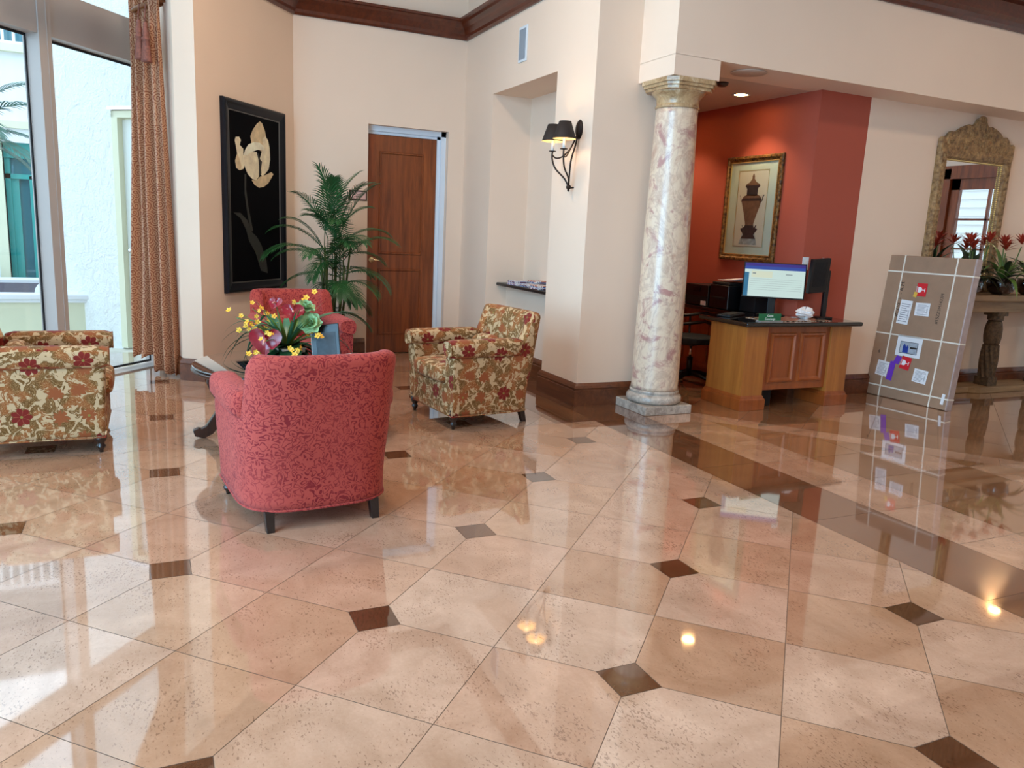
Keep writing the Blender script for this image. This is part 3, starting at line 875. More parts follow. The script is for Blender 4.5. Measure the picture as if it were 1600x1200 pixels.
# ------------------------------------------------------------------ flower arrangement
M['leaf1'] = plain('teal_green_leaf', '#3f7a5c', .4, var=.25, vscale=14)
M['leaf2'] = plain('dark_green_leaf', '#1f4a2a', .35, var=.3, vscale=14)
M['leaf3'] = plain('olive_green_leaf', '#6f7f34', .45, var=.25, vscale=20)
M['yel'] = plain('yellow_petal', '#f0b93a', .5, var=.12, vscale=80)
M['anth'] = plain('crimson_anthurium', '#8e1526', .25, var=.25, vscale=18, coat=.3)
M['spad'] = plain('pink_spadix', '#e0a08a', .5)
M['succ'] = plain('pale_green_succulent', '#9dc08a', .5, var=.2, vscale=60)
M['stem'] = plain('green_stem', '#4c6a2c', .5)
M['vase'] = plain('cream_carved_vase', '#d8d2c4', .5, var=.2, vscale=50, bump=.5, bscale=45)
M['glassv'] = glassmat('clear_vase_glass')
FC = Vector((-5.30, .80, .50))
fa = empty('flower_arrangement', FC, R(25), 'flower arrangement of yellow blooms, crimson anthuriums and green leaves on the coffee table', 'flowers')
mb = MB().prism([(-.075, -.075), (.075, -.075), (.075, .075), (-.075, .075)], .0, .115)
for sx in (-1, 1):
    for ax in (0, 1):
        for q in range(-1, 2):
            c = [0, 0, .057]; c[ax] = sx * .077; c[1 - ax] = q * .045
            mb.sphere(c, .017, 10, 6, 0, (.35, 1, 1) if ax == 0 else (1, .35, 1))
mb.box((-.08, -.08, .105), (.08, .08, .118)).box((-.08, -.08, 0), (.08, .08, .012))
mb.build('vase', 'vase', fa, .004)
fa.scale = (1.13, 1.13, 1.13)
rr = random.Random(5)
def ribbon(p0, d0, L, wid, droop, n=12, fold=.25, taper=1.4, curl=0):
    d = Vector(d0).normalized(); p = Vector(p0); side = d.cross(Vector((0, 0, 1)))
    side = side.normalized() if side.length > .05 else Vector((1, 0, 0))
    rows = []
    for i in range(n + 1):
        q = i / n; w_ = wid * (math.sin(math.pi * min(1, q * .85 + .12)) ** .8) * (1 - q ** 3 * .9)
        upv = side.cross(d).normalized()
        rows.append([p + side * w_ * -1 + upv * w_ * fold, p.copy(), p + side * w_ + upv * w_ * fold])
        p = p + d * L / n
        d = (d + Vector((0, 0, -droop / n * (0.4 + q)))).normalized()
    return rows
def leafpart(nm, mat, parent, specs):
    mb = MB()
    for s_ in specs: mb.grid(ribbon(*s_[0], **s_[1]) if isinstance(s_[1], dict) else s_, 0, True)
    return mb.build(nm, mat, parent, fix=False)
top = Vector((0, 0, .11))
for i in range(20):                       # long strappy leaves
    a = R(150 + rr.uniform(-85, 85)) if i < 13 else R(rr.uniform(0, 360)); el = rr.uniform(.5, 1.6)
    leafpart('strap_leaf', 'leaf1', fa, [((top, (math.cos(a), math.sin(a), el), rr.uniform(.38, .60), rr.uniform(.014, .022), rr.uniform(2.2, 3.6)), {})])
for i in range(34):
    a = rr.uniform(0, 6.28)
    leafpart('spear_leaf', 'leaf3' if i % 3 else 'leaf1', fa, [((top, (math.cos(a) * .8, math.sin(a) * .8, rr.uniform(.35, 1.5)), rr.uniform(.20, .38), rr.uniform(.009, .016), rr.uniform(.1, .9)), {})])
for i in range(22):
    a = i / 22 * 6.28 + rr.uniform(-.2, .2)
    leafpart('broad_leaf', 'leaf2', fa, [((top, (math.cos(a), math.sin(a), rr.uniform(-.1, .7)), rr.uniform(.17, .25), rr.uniform(.04, .06), rr.uniform(1, 3)), {'n': 8})])
def bloom(nm, c, r_, face):
    face = Vector(face).normalized(); q = face.to_track_quat('Z', 'Y').to_matrix().to_4x4(); mt = Matrix.Translation(c) @ q; mb = MB()
    for k in range(5):
        a = 2 * math.pi * k / 5; m2 = mt @ Matrix.Rotation(a, 4, 'Z')
        P = [[m2 @ Vector((r_ * u_, r_ * w_ * .42 * math.sin(math.pi * (.15 + u_ * .8)), r_ * .35 * u_ * u_ - abs(w_) * r_ * .1)) for w_ in (-1, 0, 1)] for u_ in (0, .35, .7, 1)]
        mb.grid(P, 0, True)
    mb.sphere(mt @ Vector((0, 0, r_ * .15)), r_ * .22, 8, 5)
    return mb.build(nm, 'yel', fa, fix=False)
ax_ = [(-110, 1.0, .40), (160, .55, .36), (-20, .35, .3), (-60, .7, .30), (40, .5, .28), (200, .9, .28), (90, 2.6, .43), (110, 3.0, .36), (-80, .3, .26), (-130, .7, .33), (180, 1.2, .34), (-95, 1.6, .40), (20, .8, .3)]
for (a, el, L) in ax_:
    a = R(a); d = Vector((math.cos(a), math.sin(a), el)).normalized(); pts = [top + d * L * q - Vector((0, 0, .10 * q * q)) for q in [k / 6 for k in range(7)]]
    MB().tube(pts, .0025, 5).build('flower_stem', 'stem', fa)
    for k in range(5):
        q = .62 + .09 * k; c = top + d * L * q * 1.06 - Vector((0, 0, .10 * q * q)) + Vector((rr.uniform(-.028, .028), rr.uniform(-.028, .028), rr.uniform(-.02, .03)))
        bloom('yellow_bloom', c, rr.uniform(.014, .02), (rr.uniform(.2, 1), rr.uniform(-1, .4), rr.uniform(-.1, .9)))
def anthurium(c, r_, face, mt_col='anth'):
    c = Vector(c); face = Vector(face).normalized(); q = face.to_track_quat('Z', 'Y').to_matrix().to_4x4(); mt = Matrix.Translation(c) @ q
    P = []
    for ring in (0, .35, .7, 1):
        row = []
        for k in range(29):
            a = 2 * math.pi * k / 28
            x = 16 * math.sin(a) ** 3 / 17; y = (13 * math.cos(a) - 5 * math.cos(2 * a) - 2 * math.cos(3 * a) - math.cos(4 * a)) / 17
            row.append(mt @ Vector((x * r_ * ring, (y + .0) * r_ * ring, r_ * .22 * ring * ring - r_ * .12 * abs(x) * ring)))
        P.append(row)
    o = MB().grid(P, 0, True).build('anthurium_bloom', mt_col, fa, fix=False)
    MB().tube([mt @ Vector((0, .1 * r_, .0)), mt @ Vector((0, 0, r_ * .35)), mt @ Vector((0, -.25 * r_, r_ * .6))], [r_ * .09, r_ * .08, r_ * .03], 8).build('spadix', 'spad', o)
    MB().tube([top, (top + c) / 2 + Vector((0, 0, .02)), c], .003, 5).build('flower_stem', 'stem', fa)
Fi = Matrix.Rotation(R(-25), 3, 'Z')
def loc_(x, y, z): return Fi @ Vector((x, y, z))
anthurium(loc_(.12, -.135, .17), .10, loc_(.9, -.35, .15))
anthurium(loc_(.10, .02, .33), .07, loc_(.8, -.1, .5))
anthurium(loc_(-.02, -.06, .37), .05, loc_(.6, -.6, .5))
anthurium(loc_(-.08, .12, .30), .055, loc_(.5, .7, .4))
def rosette(nm, mat, parent, c, r_, face, rows=4, w_=.5):
    mt = Matrix.Translation(Vector(c)) @ Vector(face).normalized().to_track_quat('Z', 'Y').to_matrix().to_4x4(); mb = MB()
    for k in range(rows):
        nl = 7; el = .15 + k * .35; L = r_ * (1 - k * .17)
        for j in range(nl):
            m2 = mt @ Matrix.Rotation(2 * math.pi * (j + k * .5) / nl, 4, 'Z')
            P = [[m2 @ Vector((L * u_ * math.cos(el * (1 + u_ * .4)), L * w_ * s * math.sin(math.pi * (.1 + u_ * .85)) , L * u_ * math.sin(el * (1 + u_ * .4)) + abs(s) * L * .12)) for s in (-1, 0, 1)] for u_ in (0, .3, .6, .85, 1)]
            mb.grid(P, 0, True)
    return mb.build(nm, mat, parent, fix=False)
rosette('succulent', 'succ', fa, loc_(.08, .12, .26), .075, loc_(.8, -.2, .5))
rosette('succulent', 'succ', fa, loc_(.05, .10, .35), .06, loc_(.5, .1, .9))

# tablet-like framed display leaning on the table
ds = empty('display_tablet', (-5.12, 1.035, .50), R(68 + 90), 'black framed glass display standing on the coffee table beside the flowers', 'tablet')
T4 = Matrix.Rotation(R(-9), 4, 'Y') @ Matrix.Rotation(R(-15), 4, 'X')
ds.rotation_euler = (0, 0, R(62))
mb = MB().box((-.095, -.006, 0), (.095, .008, .305), mat=T4); mb.build('tablet_body', 'black', ds, .004)
M['scr'] = plain('grey_glass_screen', '#4a5156', .5, spec=.15, var=.25, vscale=14)
MB().box((-.062, -.0085, .03), (.070, -.0062, .250), mat=T4).build('tablet_screen', 'scr', ds)
MB().box((-.0965, -.008, 0), (-.092, -.0055, .305), mat=T4).build('bevel_edge', 'frame', ds)
MB().box((-.05, .008, 0), (.05, .085, .012)).box((-.03, .006, .0), (.03, .05, .08)).build('stand', 'black', ds)
mg = MB().box((-.10, -.07, 0), (.10, .07, .006)); o = mg.build('magazine', 'paper'); o.location = (-5.62, 1.30, .4995); o.rotation_euler = (0, 0, R(20))
tag(o, 'thin pale leaflet lying flat on the coffee table beyond the display', 'magazine')

# ================================================================== palm
M['palm'] = plain('palm_leaflet', '#2b5a2c', .45, var=.35, vscale=6)
M['cane'] = plain('palm_cane', '#59602c', .6, var=.25, vscale=12)
M['pot'] = plain('dark_brown_pot', '#2a1a14', .4, coat=.2)
pl = empty('potted_palm', (-8.12, 1.68, 0), 0, 'tall green potted palm in the corner between the painting and the brown door', 'plant')
MB().lathe([(.001, 0), (.13, 0), (.15, .02), (.19, .38), (.20, .40), (.205, .44), (.185, .44), (.18, .40), (.001, .39)], seg=36).build('pot', 'pot', pl)
rp = random.Random(21)
canes = []
for k in range(7):
    a = k * 2.4; r_ = .035 + .012 * k
    h = rp.uniform(.75, 1.35); b = Vector((math.cos(a) * r_, math.sin(a) * r_, .38)); tpt = Vector((math.cos(a) * r_ * 2.0, math.sin(a) * r_ * 2.0, h))
    canes.append((b, tpt, a))
    MB().tube([b, (b + tpt) / 2 + Vector((.01, 0, 0)), tpt], [.014, .012, .009], 8).build('cane', 'cane', pl)
def frond(base, az, el, L, droop, wmul=1.0, leaf=.19):
    mb = MB(); d = Vector((math.cos(az) * math.cos(el), math.sin(az) * math.cos(el), math.sin(el))); p = base.copy(); n = 27; pts = [p.copy()]; ds_ = [d.copy()]
    for i in range(n):
        p = p + d * (L / n); d = (d + Vector((0, 0, -droop / n * (.4 + 1.4 * i / n)))).normalized(); pts.append(p.copy()); ds_.append(d.copy())
    mb.tube(pts, [.005 * (1 - .8 * i / n) for i in range(n + 1)], 5)
    side0 = Vector((-math.sin(az), math.cos(az), 0))
    for i in range(4, n + 1):
        q = (i - 4) / (n - 4); ll = leaf * (math.sin(math.pi * (.16 + .72 * q)) ** .8) * wmul
        dd = ds_[i]; side = side0; nrm = side.cross(dd).normalized()
        nrm = nrm if nrm.z > 0 else -nrm
        for s_ in (-1, 1):
            bp = pts[i]
            ld = (side * s_ * (1 - .45 * q) + dd * (.42 + .75 * q) + nrm * .25).normalized()
            lr = ll * rp.uniform(.85, 1.1); wv = ld.cross(nrm).normalized()
            P = []; q0 = bp.copy(); l2 = ld.copy()
            for k in range(6):
                f = k / 5; ww = .0062 * wmul * math.sin(math.pi * (.14 + .84 * f))
                P.append([q0 - wv * ww, q0 + nrm * ww * .4, q0 + wv * ww]); q0 = q0 + l2 * lr / 5; l2 = (l2 + Vector((0, 0, -.30 * (.4 + f)))).normalized()
            mb.grid(P, 0, True)
    return mb.build('frond', 'palm', pl, fix=False)
specs = [(90, 62, .62, 1.2), (55, 70, .7, .9), (10, 75, .62, 1.0), (-60, 60, .62, 1.2), (-120 + 30, 50, .8, 1.5), (-75, 35, .85, 1.5), (-100, 18, .8, 1.3), (-50, 10, .6, 1.2),
         (80, 48, .75, 1.5), (95, 35, .8, 1.4), (60, 25, .7, 1.8), (100, 10, .6, 1.4), (30, 50, .75, 1.6), (-20, 55, .8, 1.5), (0, 25, .6, 1.6), (-35, 30, .7, 1.6),
         (75, 62, .8, 1.0), (-85, 62, .55, 1.4), (20, 35, .6, 2.0), (85, 5, .55, 1.2), (-80, 0, .5, 1.0), (45, 60, .6, 1.3), (-10, 72, .75, .7), (105, 55, .5, 1.8),
         (70, 68, .75, 1.0), (-70, 66, .7, 1.2), (-30, 45, .75, 1.5), (60, 50, .75, 1.5), (110, 40, .6, 1.6), (-95, 40, .75, 1.4), (88, 70, .8, .9), (-60, 74, .8, .8),
         (-15, 30, .6, 1.8), (30, 20, .6, 1.8), (-45, 45, .6, 1.6), (50, 35, .65, 1.7), (5, 50, .7, 1.6), (-100, 60, .6, 1.3)]
for i, (az, el, L, dr) in enumerate(specs):
    b, tpt, a = canes[i % 7]
    hz = [1.40, 1.46, 1.52, 1.36, 1.26, 1.2, 1.02, .85, 1.30, 1.14, 1.05, .82, 1.22, 1.3, .95, 1.08, 1.5, 1.36, .85, .68, .72, 1.1, 1.42, 1.2, 1.45, 1.42, 1.12, 1.2, 1.0, 1.12, 1.5, 1.48, .9, .95, 1.05, .9, 1.2, 1.3][i]
    base_ = Vector((tpt.x * .6, tpt.y * .6, hz - .12))
    MB().tube([Vector((b.x, b.y, .4)), Vector((tpt.x * .7, tpt.y * .7, (hz + .3) / 2)), base_], [.006, .005, .005], 5).build('leaf_stalk', 'cane', pl)
    frond(base_, R(az), R(el), L * .84, dr, 1.1, .19)

# ================================================================== tulip painting (on the diagonal wall)
Pd = (Cc - Bc).normalized(); Pn = Vector((-Pd.y, Pd.x, 0)); Pn = Pn if Pn.dot(Vector((0, 0, 0)) - Bc) > 0 else -Pn
def onw(s, z, n=0): return Bc + Pd * s + Pn * n + Vector((0, 0, z))
pt_ = empty('framed_painting', onw(.735, 1.645, .0), 0, 'tall black framed painting of a cream tulip on black', 'painting')
PM = Matrix((-Pd, Vector((0, 0, 1)), Pn)).transposed().to_4x4()   # local x to the right seen from the room, y up, z out
pt_.rotation_euler = PM.to_euler()
M['canvas'] = plain('black_canvas', '#050509', .8, spec=.08)
M['pframe'] = plain('black_lacquer_frame', '#0a0b14', .35, coat=0, spec=.3)
M['silver'] = plain('silver_fillet', '#6f6c68', .35, .7)
PW, PH = .515, .873   # half sizes
MB().box((-PW + .05, -PH + .05, .004), (PW - .05, PH - .05, .02)).build('canvas', 'canvas', pt_)
def picframe(w2, h2, prof, nm, mat, parent):
    P = []
    for sx, sy in ((-1, -1), (1, -1), (1, 1), (-1, 1), (-1, -1)):
        P.append([Vector((sx * (w2 - o), sy * (h2 - o), z)) for o, z in prof])
    return MB().grid(P, 0, False).build(nm, mat, parent)
picframe(PW, PH, [(0, 0), (0, .03), (.012, .045), (.03, .047), (.05, .036), (.07, .03), (.085, .026), (.09, .018)], 'frame', 'pframe', pt_)
picframe(PW - .09, PH - .09, [(0, .018), (.0, .024), (.008, .024), (.012, .018)], 'fillet', 'silver', pt_)
def petal(poly, z, mat, nm='tulip_petal'):
    # poly in photo-like coordinates: crop x 215..425, y 205..550 -> metres
    q = []
    for x, y in poly:
        a_ = (x - 148) / 337; u_ = a_ * .846 / (1 - a_ + a_ * .846)
        yt = 65 + (x - 145) * .295; yb = 1147 - (x - 165) * .21
        q.append(((u_ * 2 - 1) * PW, PH - (y - yt) / (yb - yt) * 2 * PH))
    MB().prism(q, z, z + .0012).build(nm, mat, pt_, fix=False)
for i, c in enumerate(('#f0e0be', '#dcc49a', '#f8eed2', '#c7a76e', '#1e1712', '#2b2b26', '#141a16')):
    M['tp%d' % i] = plain('tulip_paint', c, .6, var=.2, vscale=13)
petal([(310, 318), (304, 280), (318, 245), (340, 215), (356, 203), (368, 212), (382, 250), (390, 290), (400, 330), (395, 380), (350, 350)], .0205, 'tp1')
petal([(372, 330), (370, 290), (384, 280), (398, 300), (406, 340), (408, 400), (400, 450), (385, 470), (365, 490), (350, 470), (352, 400)], .0217, 'tp0')
petal([(216, 300), (222, 283), (240, 282), (250, 300), (243, 325), (262, 345), (262, 380), (268, 430), (262, 452), (240, 460), (222, 448), (216, 410), (228, 370), (222, 330)], .0217, 'tp0')
petal([(222, 448), (216, 410), (228, 370), (240, 400), (250, 440), (240, 460)], .0232, 'tp1')
petal([(262, 378), (272, 350), (290, 322), (320, 310), (350, 312), (372, 330), (374, 352), (340, 350), (300, 365), (280, 380)], .0245, 'tp2')
petal([(262, 380), (300, 362), (335, 362), (348, 400), (350, 450), (345, 490), (330, 512), (310, 505), (285, 480), (272, 450), (262, 415)], .0232, 'tp0')
petal([(305, 510), (330, 512), (350, 492), (385, 480), (412, 466), (424, 476), (410, 500), (395, 525), (370, 545), (345, 550), (320, 535)], .0245, 'tp1')
petal([(334, 362), (345, 372), (352, 400), (362, 412), (356, 450), (358, 475), (345, 488), (346, 440), (343, 400)], .0258, 'tp4')
petal([(268, 480), (277, 480), (275, 560), (285, 650), (302, 740), (310, 785), (298, 790), (280, 700), (266, 580)], .0206, 'tp5', 'tulip_stem')
petal([(200, 690), (240, 690), (280, 730), (300, 790), (330, 815), (355, 860), (380, 940), (388, 1010), (350, 1000), (320, 900), (285, 840), (270, 780), (240, 720)], .0217, 'tp5', 'tulip_leaf')

# ================================================================== curtain
cu = empty('curtain', (-7.85, .08, 0), 0, 'copper scroll-patterned drape tied back beside the glass window', 'curtain')
def cpath(z):
    """plan of the folds at height z"""
    q = min(1, z / 3.1)
    a = Vector((-7.99, -.128)).lerp(Vector((-8.0, -.060)), q); b = Vector((-7.66, .215)).lerp(Vector((-7.72, .155)), q)
    pts = []; n = 90
    amp = (.062 - .030 * q)
    dirv = (b - a); nn = Vector((-dirv.y, dirv.x)).normalized(); nn = -nn if nn.x < 0 else nn
    for i in range(n + 1):
        s_ = i / n; ph = s_ ** .85 * 4.0 * 2 * math.pi
        o = amp * math.sin(ph + .8) + amp * .15 * math.sin(2.3 * ph + z * .8) + .01 * math.sin(z * 2 + s_ * 9)
        wob = .02 * math.sin(ph * .5 + z * 1.3) * (1 - q)
        pts.append(a + dirv * (s_ + .35 / 31 * math.sin(ph * 2)) + nn * (o + wob + .02))
    return pts
P = []
zs = [i * .075 for i in range(44)]
for z in zs:
    row = []
    for i, p_ in enumerate(cpath(z)):
        s_ = i / 90
        zz = z
        if z < .3:                       # hem rises towards the window in steps
            hem = .02 + (.13 if s_ < .36 else 0) * 1 + .03 * abs(math.sin(s_ * 5 * math.pi))
            zz = hem + (z / .3) * (.3 - hem)
        row.append(Vector((p_.x, p_.y, zz)) - Vector((-7.85, .08, 0)))
    P.append(row)
# above the tieback the cloth swells toward the window
for k, z in enumerate((3.27, 3.35, 3.5, 3.7, 3.95, 4.3, 4.65)):
    row = []; w_ = [0, .0, .08, .25, .45, .7, .9][k]
    for i, p_ in enumerate(cpath(3.2)):
        s_ = i / 90; q = Vector((p_.x, p_.y, z)); q += (WD * -1) * (w_ * (1 - s_)) + Vector((.02, .0, 0))
        q.x += .04 * math.sin(s_ * 30) * w_ ; row.append(q - Vector((-7.85, .08, 0)))
    P.append(row)
o = MB().grid(P, 0, True).build('drape', 'fcur', cu, fix=False)
sol = o.modifiers.new('thick', 'SOLIDIFY'); sol.thickness = .004
M['rope'] = plain('twisted_gold_rope', '#8b5a34', .5, var=.4, vscale=70, bump=.8, bscale=70)
M['tassel'] = plain('brown_tassel_thread', '#8a5446', .65, var=.35, vscale=60)
tb_ = [(p_.x + 7.85, p_.y - .08) for p_ in cpath(3.2)]
x0 = -.16; ring = [Vector((.03 + .08 * math.cos(a), -.01 + .135 * math.sin(a), 3.22 + .06 * math.sin(a))) for a in [i * math.pi / 12 for i in range(25)]]
MB().tube([v + Vector((-.05, 0, 0)) for v in ring], .018, 8, caps=False).build('tieback_rope', 'rope', cu)
for (dx, dy, z) in ((.13, -.105, 3.02), (.17, -.055, 3.00)):
    mb = MB().tube([(dx - .02, dy + .01, 3.19), (dx, dy, 3.10), (dx, dy, z + .02)], .005, 6)
    mb.lathe([(.001, .05), (.012, .04), (.02, .02), (.014, 0), (.02, -.01), (.028, -.04), (.022, -.075), (.034, -.085), (.034, -.10), (.026, -.105), (.032, -.16), (.040, -.26), (.042, -.275), (.001, -.275)], (dx, dy, z), 18, lobes=(9, .06))
    mb.build('tassel', 'tassel', cu)
# ================================================================== wall sconce
sc_ = empty('wall_sconce', (-6.0, YN, 2.05), 0, 'dark iron wall sconce with two black shades on the white pillar', 'wall lamp')
M['shade'] = plain('black_lampshade', '#1f1512', .7)
M['shadein'] = plain('gold_shade_lining', '#f2d79a', .5)
M['candle'] = plain('white_candle_sleeve', '#eeeae4', .5)
M['bulb'] = plain('lit_bulb', '#fff0d0', .4, emit='#ffd9a0', es=7)
MB().lathe([(.001, .025), (.03, .022), (.05, .012), (.06, 0)], seg=24, mat=Matrix.Translation((.04, 0, .27)) @ Matrix.Rotation(R(90), 4, 'X') @ Matrix.Scale(1.35, 4, (0, 1, 0))).build('wall_plate', 'iron', sc_)
mb = MB()
arms = [(-.10, -.17), (.14, -.19)]
bot_ = Vector((0.0, -.05, -.20))
for (x, y) in arms:
    mb.tube(crs([bot_, (bot_.x + x * .3, -.08, -.13), (x * .8, y * .85, -.05), (x, y, .03), (x, y, .085)]), .0075, 6)
    mb.tube(crs([(x, y, .06), (x * .75, y * .85, .035), (x * .4, y * .6, .05), (.02, -.06, .12), (.035, -.02, .22)]), .0065, 6)
mb.tube(crs([bot_, (.03, -.06, 0), (.045, -.03, .15), (.04, -.01, .26)]), .0075, 6)
mb.sphere(bot_, .022, 12, 8); mb.sphere(bot_ - Vector((0, 0, .027)), .011, 10, 6); mb.tube([bot_ + Vector((0, 0, -.01)), bot_ + Vector((0, .05, -.0))], .006, 6)
mb.build('scroll_arm', 'iron', sc_)
for (x, y) in arms:
    mb = MB().lathe([(.001, .085), (.03, .088), (.032, .094), (.012, .092), (.001, .092)], (x, y, 0), 16); mb.build('drip_cup', 'iron', sc_)
    MB().lathe([(.013, .09), (.013, .19), (.001, .19)], (x, y, 0), 14).build('candle_sleeve', 'candle', sc_)
    prof = [(.088, .175), (.045, .30)]
    sh = MB().lathe([(.096, .17), (.0495, .308), (.048, .308), (.0945, .17), (.096, .17)], (x, y, 0), 28)
    # lining: inner faces
    o = sh.build('lamp_shade', ['shade'], sc_, fix=False)
    MB().lathe([(.0942, .1705), (.0477, .3075)], (x, y, 0), 28).build('shade_lining', 'shadein', o, fix=False)
    me_ = bpy.data.objects[o.children[0].name].data; 
    for e_ in (1,):
        bm = bmesh.new(); bm.from_mesh(me_); big = [f for f in bm.faces if len(f.verts) > 4]; bmesh.ops.delete(bm, geom=big, context='FACES'); bm.to_mesh(me_); bm.free()
    bm = bmesh.new(); bm.from_mesh(o.data); big = [f for f in bm.faces if len(f.verts) > 4]; bmesh.ops.delete(bm, geom=big, context='FACES'); bm.to_mesh(o.data); bm.free()
    b = MB().sphere((x, y, .215), .015, 10, 8, 0, (1, 1, 1.5)).build('bulb', 'bulb', sc_)
    ld = bpy.data.lights.new('sconce_light', 'POINT'); ld.energy = 2.2; ld.color = (1, .74, .45); ld.shadow_soft_size = .02
    lo = bpy.data.objects.new('sconce_light', ld); C.objects.link(lo); lo.location = (-6.0 + x, YN + y, 2.05 + .245)

# ================================================================== marble column
col = empty('marble_column', (-5.49, 3.92, 0), 0, 'round pink and cream marble column with square stone base', 'column')
mb = MB().box((-.235, -.235, 0), (.235, .235, .075))
mb.build('plinth', 'marbleb', col, .006)
MB().lathe([(.001, .075), (.215, .075), (.232, .09), (.238, .115), (.230, .14), (.212, .152), (.205, .158), (.212, .168), (.212, .18), (.203, .19), (.001, .19)], seg=56).build('base_torus', 'marbleb', col)
MB().lathe([(.001, .19), (.205, .19), (.2, .22), (.199, .7), (.192, 1.3), (.18, 1.9), (.168, 2.45), (.168, 2.49), (.001, 2.49)], seg=64).build('shaft', 'marble', col)
mb = MB().lathe([(.001, 2.485), (.175, 2.485), (.18, 2.495), (.172, 2.51), (.168, 2.515), (.172, 2.56), (.195, 2.585), (.21, 2.60), (.215, 2.615), (.001, 2.615)], seg=56)
a_ = .235; c_ = .07
oct_ = [(a_, -a_ + c_), (a_, a_ - c_), (a_ - c_, a_), (-a_ + c_, a_), (-a_, a_ - c_), (-a_, -a_ + c_), (-a_ + c_, -a_), (a_ - c_, -a_)]
for z0, z1, k in ((2.612, 2.64, .92), (2.638, 2.665, .98), (2.662, 2.698, 1.03)): mb.prism([(x * k, y * k) for x, y in oct_], z0, z1)
mb.build('capital', 'marblec', col, .004)

# ================================================================== recess ceiling: can lights, speaker, smoke detector
M['glow'] = plain('lit_lens', '#fff3dc', .4, emit='#ffe0b0', es=9)
def can(x, y, lab):
    o = empty('recessed_light', (x, y, 2.851), 0, lab, 'ceiling light', 'recessed lights in the low ceiling')
    MB().lathe([(.062, 0), (.085, -.001), (.088, -.006), (.080, -.009), (.062, -.003)], seg=32, caps=False).build('trim_ring', 'white', o)
    MB().lathe([(.001, -.002), (.062, -.002)], seg=32).build('lens', 'glow', o, fix=False)
    d = bpy.data.lights.new('recessed_spot', 'SPOT'); d.energy = 40; d.color = (1, .78, .52); d.spot_size = R(105); d.spot_blend = .6; d.shadow_soft_size = .05
    l = bpy.data.objects.new('recessed_spot', d); C.objects.link(l); l.location = (x, y, 2.83)
can(-6.275, 5.207, 'round lit ceiling light near the urn picture')
can(-7.35, 5.10, 'round ceiling light deep in the recess behind the marble column')
can(-4.95 - .6, 9.3, 'round ceiling light above the console and mirror')
sp = MB().lathe([(.001, -.001), (.14, -.001), (.15, -.006), (.145, -.010), (.001, -.008)], seg=40).build('ceiling_speaker', 'ceil'); sp.location = (-5.45, 4.58, 2.8505)
tag(sp, 'large round ceiling speaker grille flush with the low ceiling', 'speaker')
sd = MB().lathe([(.001, -.03), (.035, -.032), (.05, -.02), (.055, 0), (.001, 0)], seg=28).build('smoke_detector', 'darkw'); sd.location = (-5.93, 4.70, 2.851)
tag(sd, 'small dark ceiling sensor beside the column capital', 'sensor')

# ================================================================== niche counter and magazines
M['shelf'] = plain('black_stone_shelf', '#141212', .3)
sh = MB().box((NX0 + .002, 3.41, .878), (NX1 - .002, 3.734, .912)).build('counter_shelf', 'shelf', None, .012, 3)
tag(sh, 'thin black stone shelf set across the wall niche', 'shelf')
mcol = ['#8f7fae', '#c9a6a0', '#6d7fae', '#7d4a55', '#b8b0c0', '#4a5a8a', '#c8785a', '#d8cfc8']
for i, c in enumerate(mcol):
    t = NT('magazine_cover'); o_ = t.coord('Object'); n_ = t.noise(o_, 22, 3)
    t.set(col=t.ramp(n_, [(.38, srgb(c)), (.5, srgb('#e8e0dc')), (.62, srgb('#3a3340'))], 'CONSTANT'), rough=.35); M['mg%d' % i] = t.m
stacks = [(-7.46, 3.50, 5, 0), (-7.20, 3.52, 3, 2), (-6.93, 3.50, 4, 3), (-6.62, 3.52, 4, 4), (-7.33, 3.66, 6, 1)]
nth = ['leftmost', 'second', 'third', 'rightmost', 'rear']
for si, (x, y, n, c0) in enumerate(stacks):
    for k in range(n):
        o = MB().box((-.105, -.075, 0), (.105, .075, .009)).build('magazine', 'mg%d' % ((c0 + k) % 8))
        o.location = (x + rr.uniform(-.012, .012), y + rr.uniform(-.006, .006), .9122 + k * .0095); o.rotation_euler = (0, 0, rr.uniform(-.08, .08))
        tag(o, '%s magazine in the %s stack on the black niche shelf' % (['bottom', 'second lowest', 'third lowest', 'fourth lowest', 'fifth lowest', 'sixth lowest'][k] if k < n - 1 else 'topmost', nth[si]), 'magazine', 'magazines on the niche shelf')

# ================================================================== concierge desk
dk = empty('desk', (-5.20, 5.30, 0), 0, 'honey wood concierge desk with panelled front and black top', 'desk')
def atd(mb, x0, y0, z0, x1, y1, z1): return mb.box((x0 + 5.20, y0 - 5.30, z0), (x1 + 5.20, y1 - 5.30, z1))
for (y0, y1) in ((4.66, 4.90), (5.66, 5.90)):
    pd_ = atd(MB(), -5.72, y0, .13, -5.235, y1, .745).build('pedestal', 'maple', dk, .002)
    mb = MB(); atd(mb, -5.745, y0 - .022, 0, -5.212, y1 + .022, .09)
    P = []
    prof = [(.022, .09), (.020, .10), (.012, .105), (.010, .118), (.003, .128), (.0, .132)]
    ring_ = []
    for o_, z_ in prof:
        ring_.append([Vector((a, b, z_)) for a, b in ((-5.722 - o_ + 5.2, y0 - o_ - 5.3), (-5.234 + o_ + 5.2, y0 - o_ - 5.3), (-5.234 + o_ + 5.2, y1 + o_ - 5.3), (-5.722 - o_ + 5.2, y1 + o_ - 5.3), (-5.722 - o_ + 5.2, y0 - o_ - 5.3))])
    mb.grid(ring_, 0, False); mb.build('pedestal_base', 'cherry', dk, .003)
fp = atd(MB(), -5.30, 4.90, .17, -5.262, 5.66, .745).build('front_panel', 'cherry', dk)
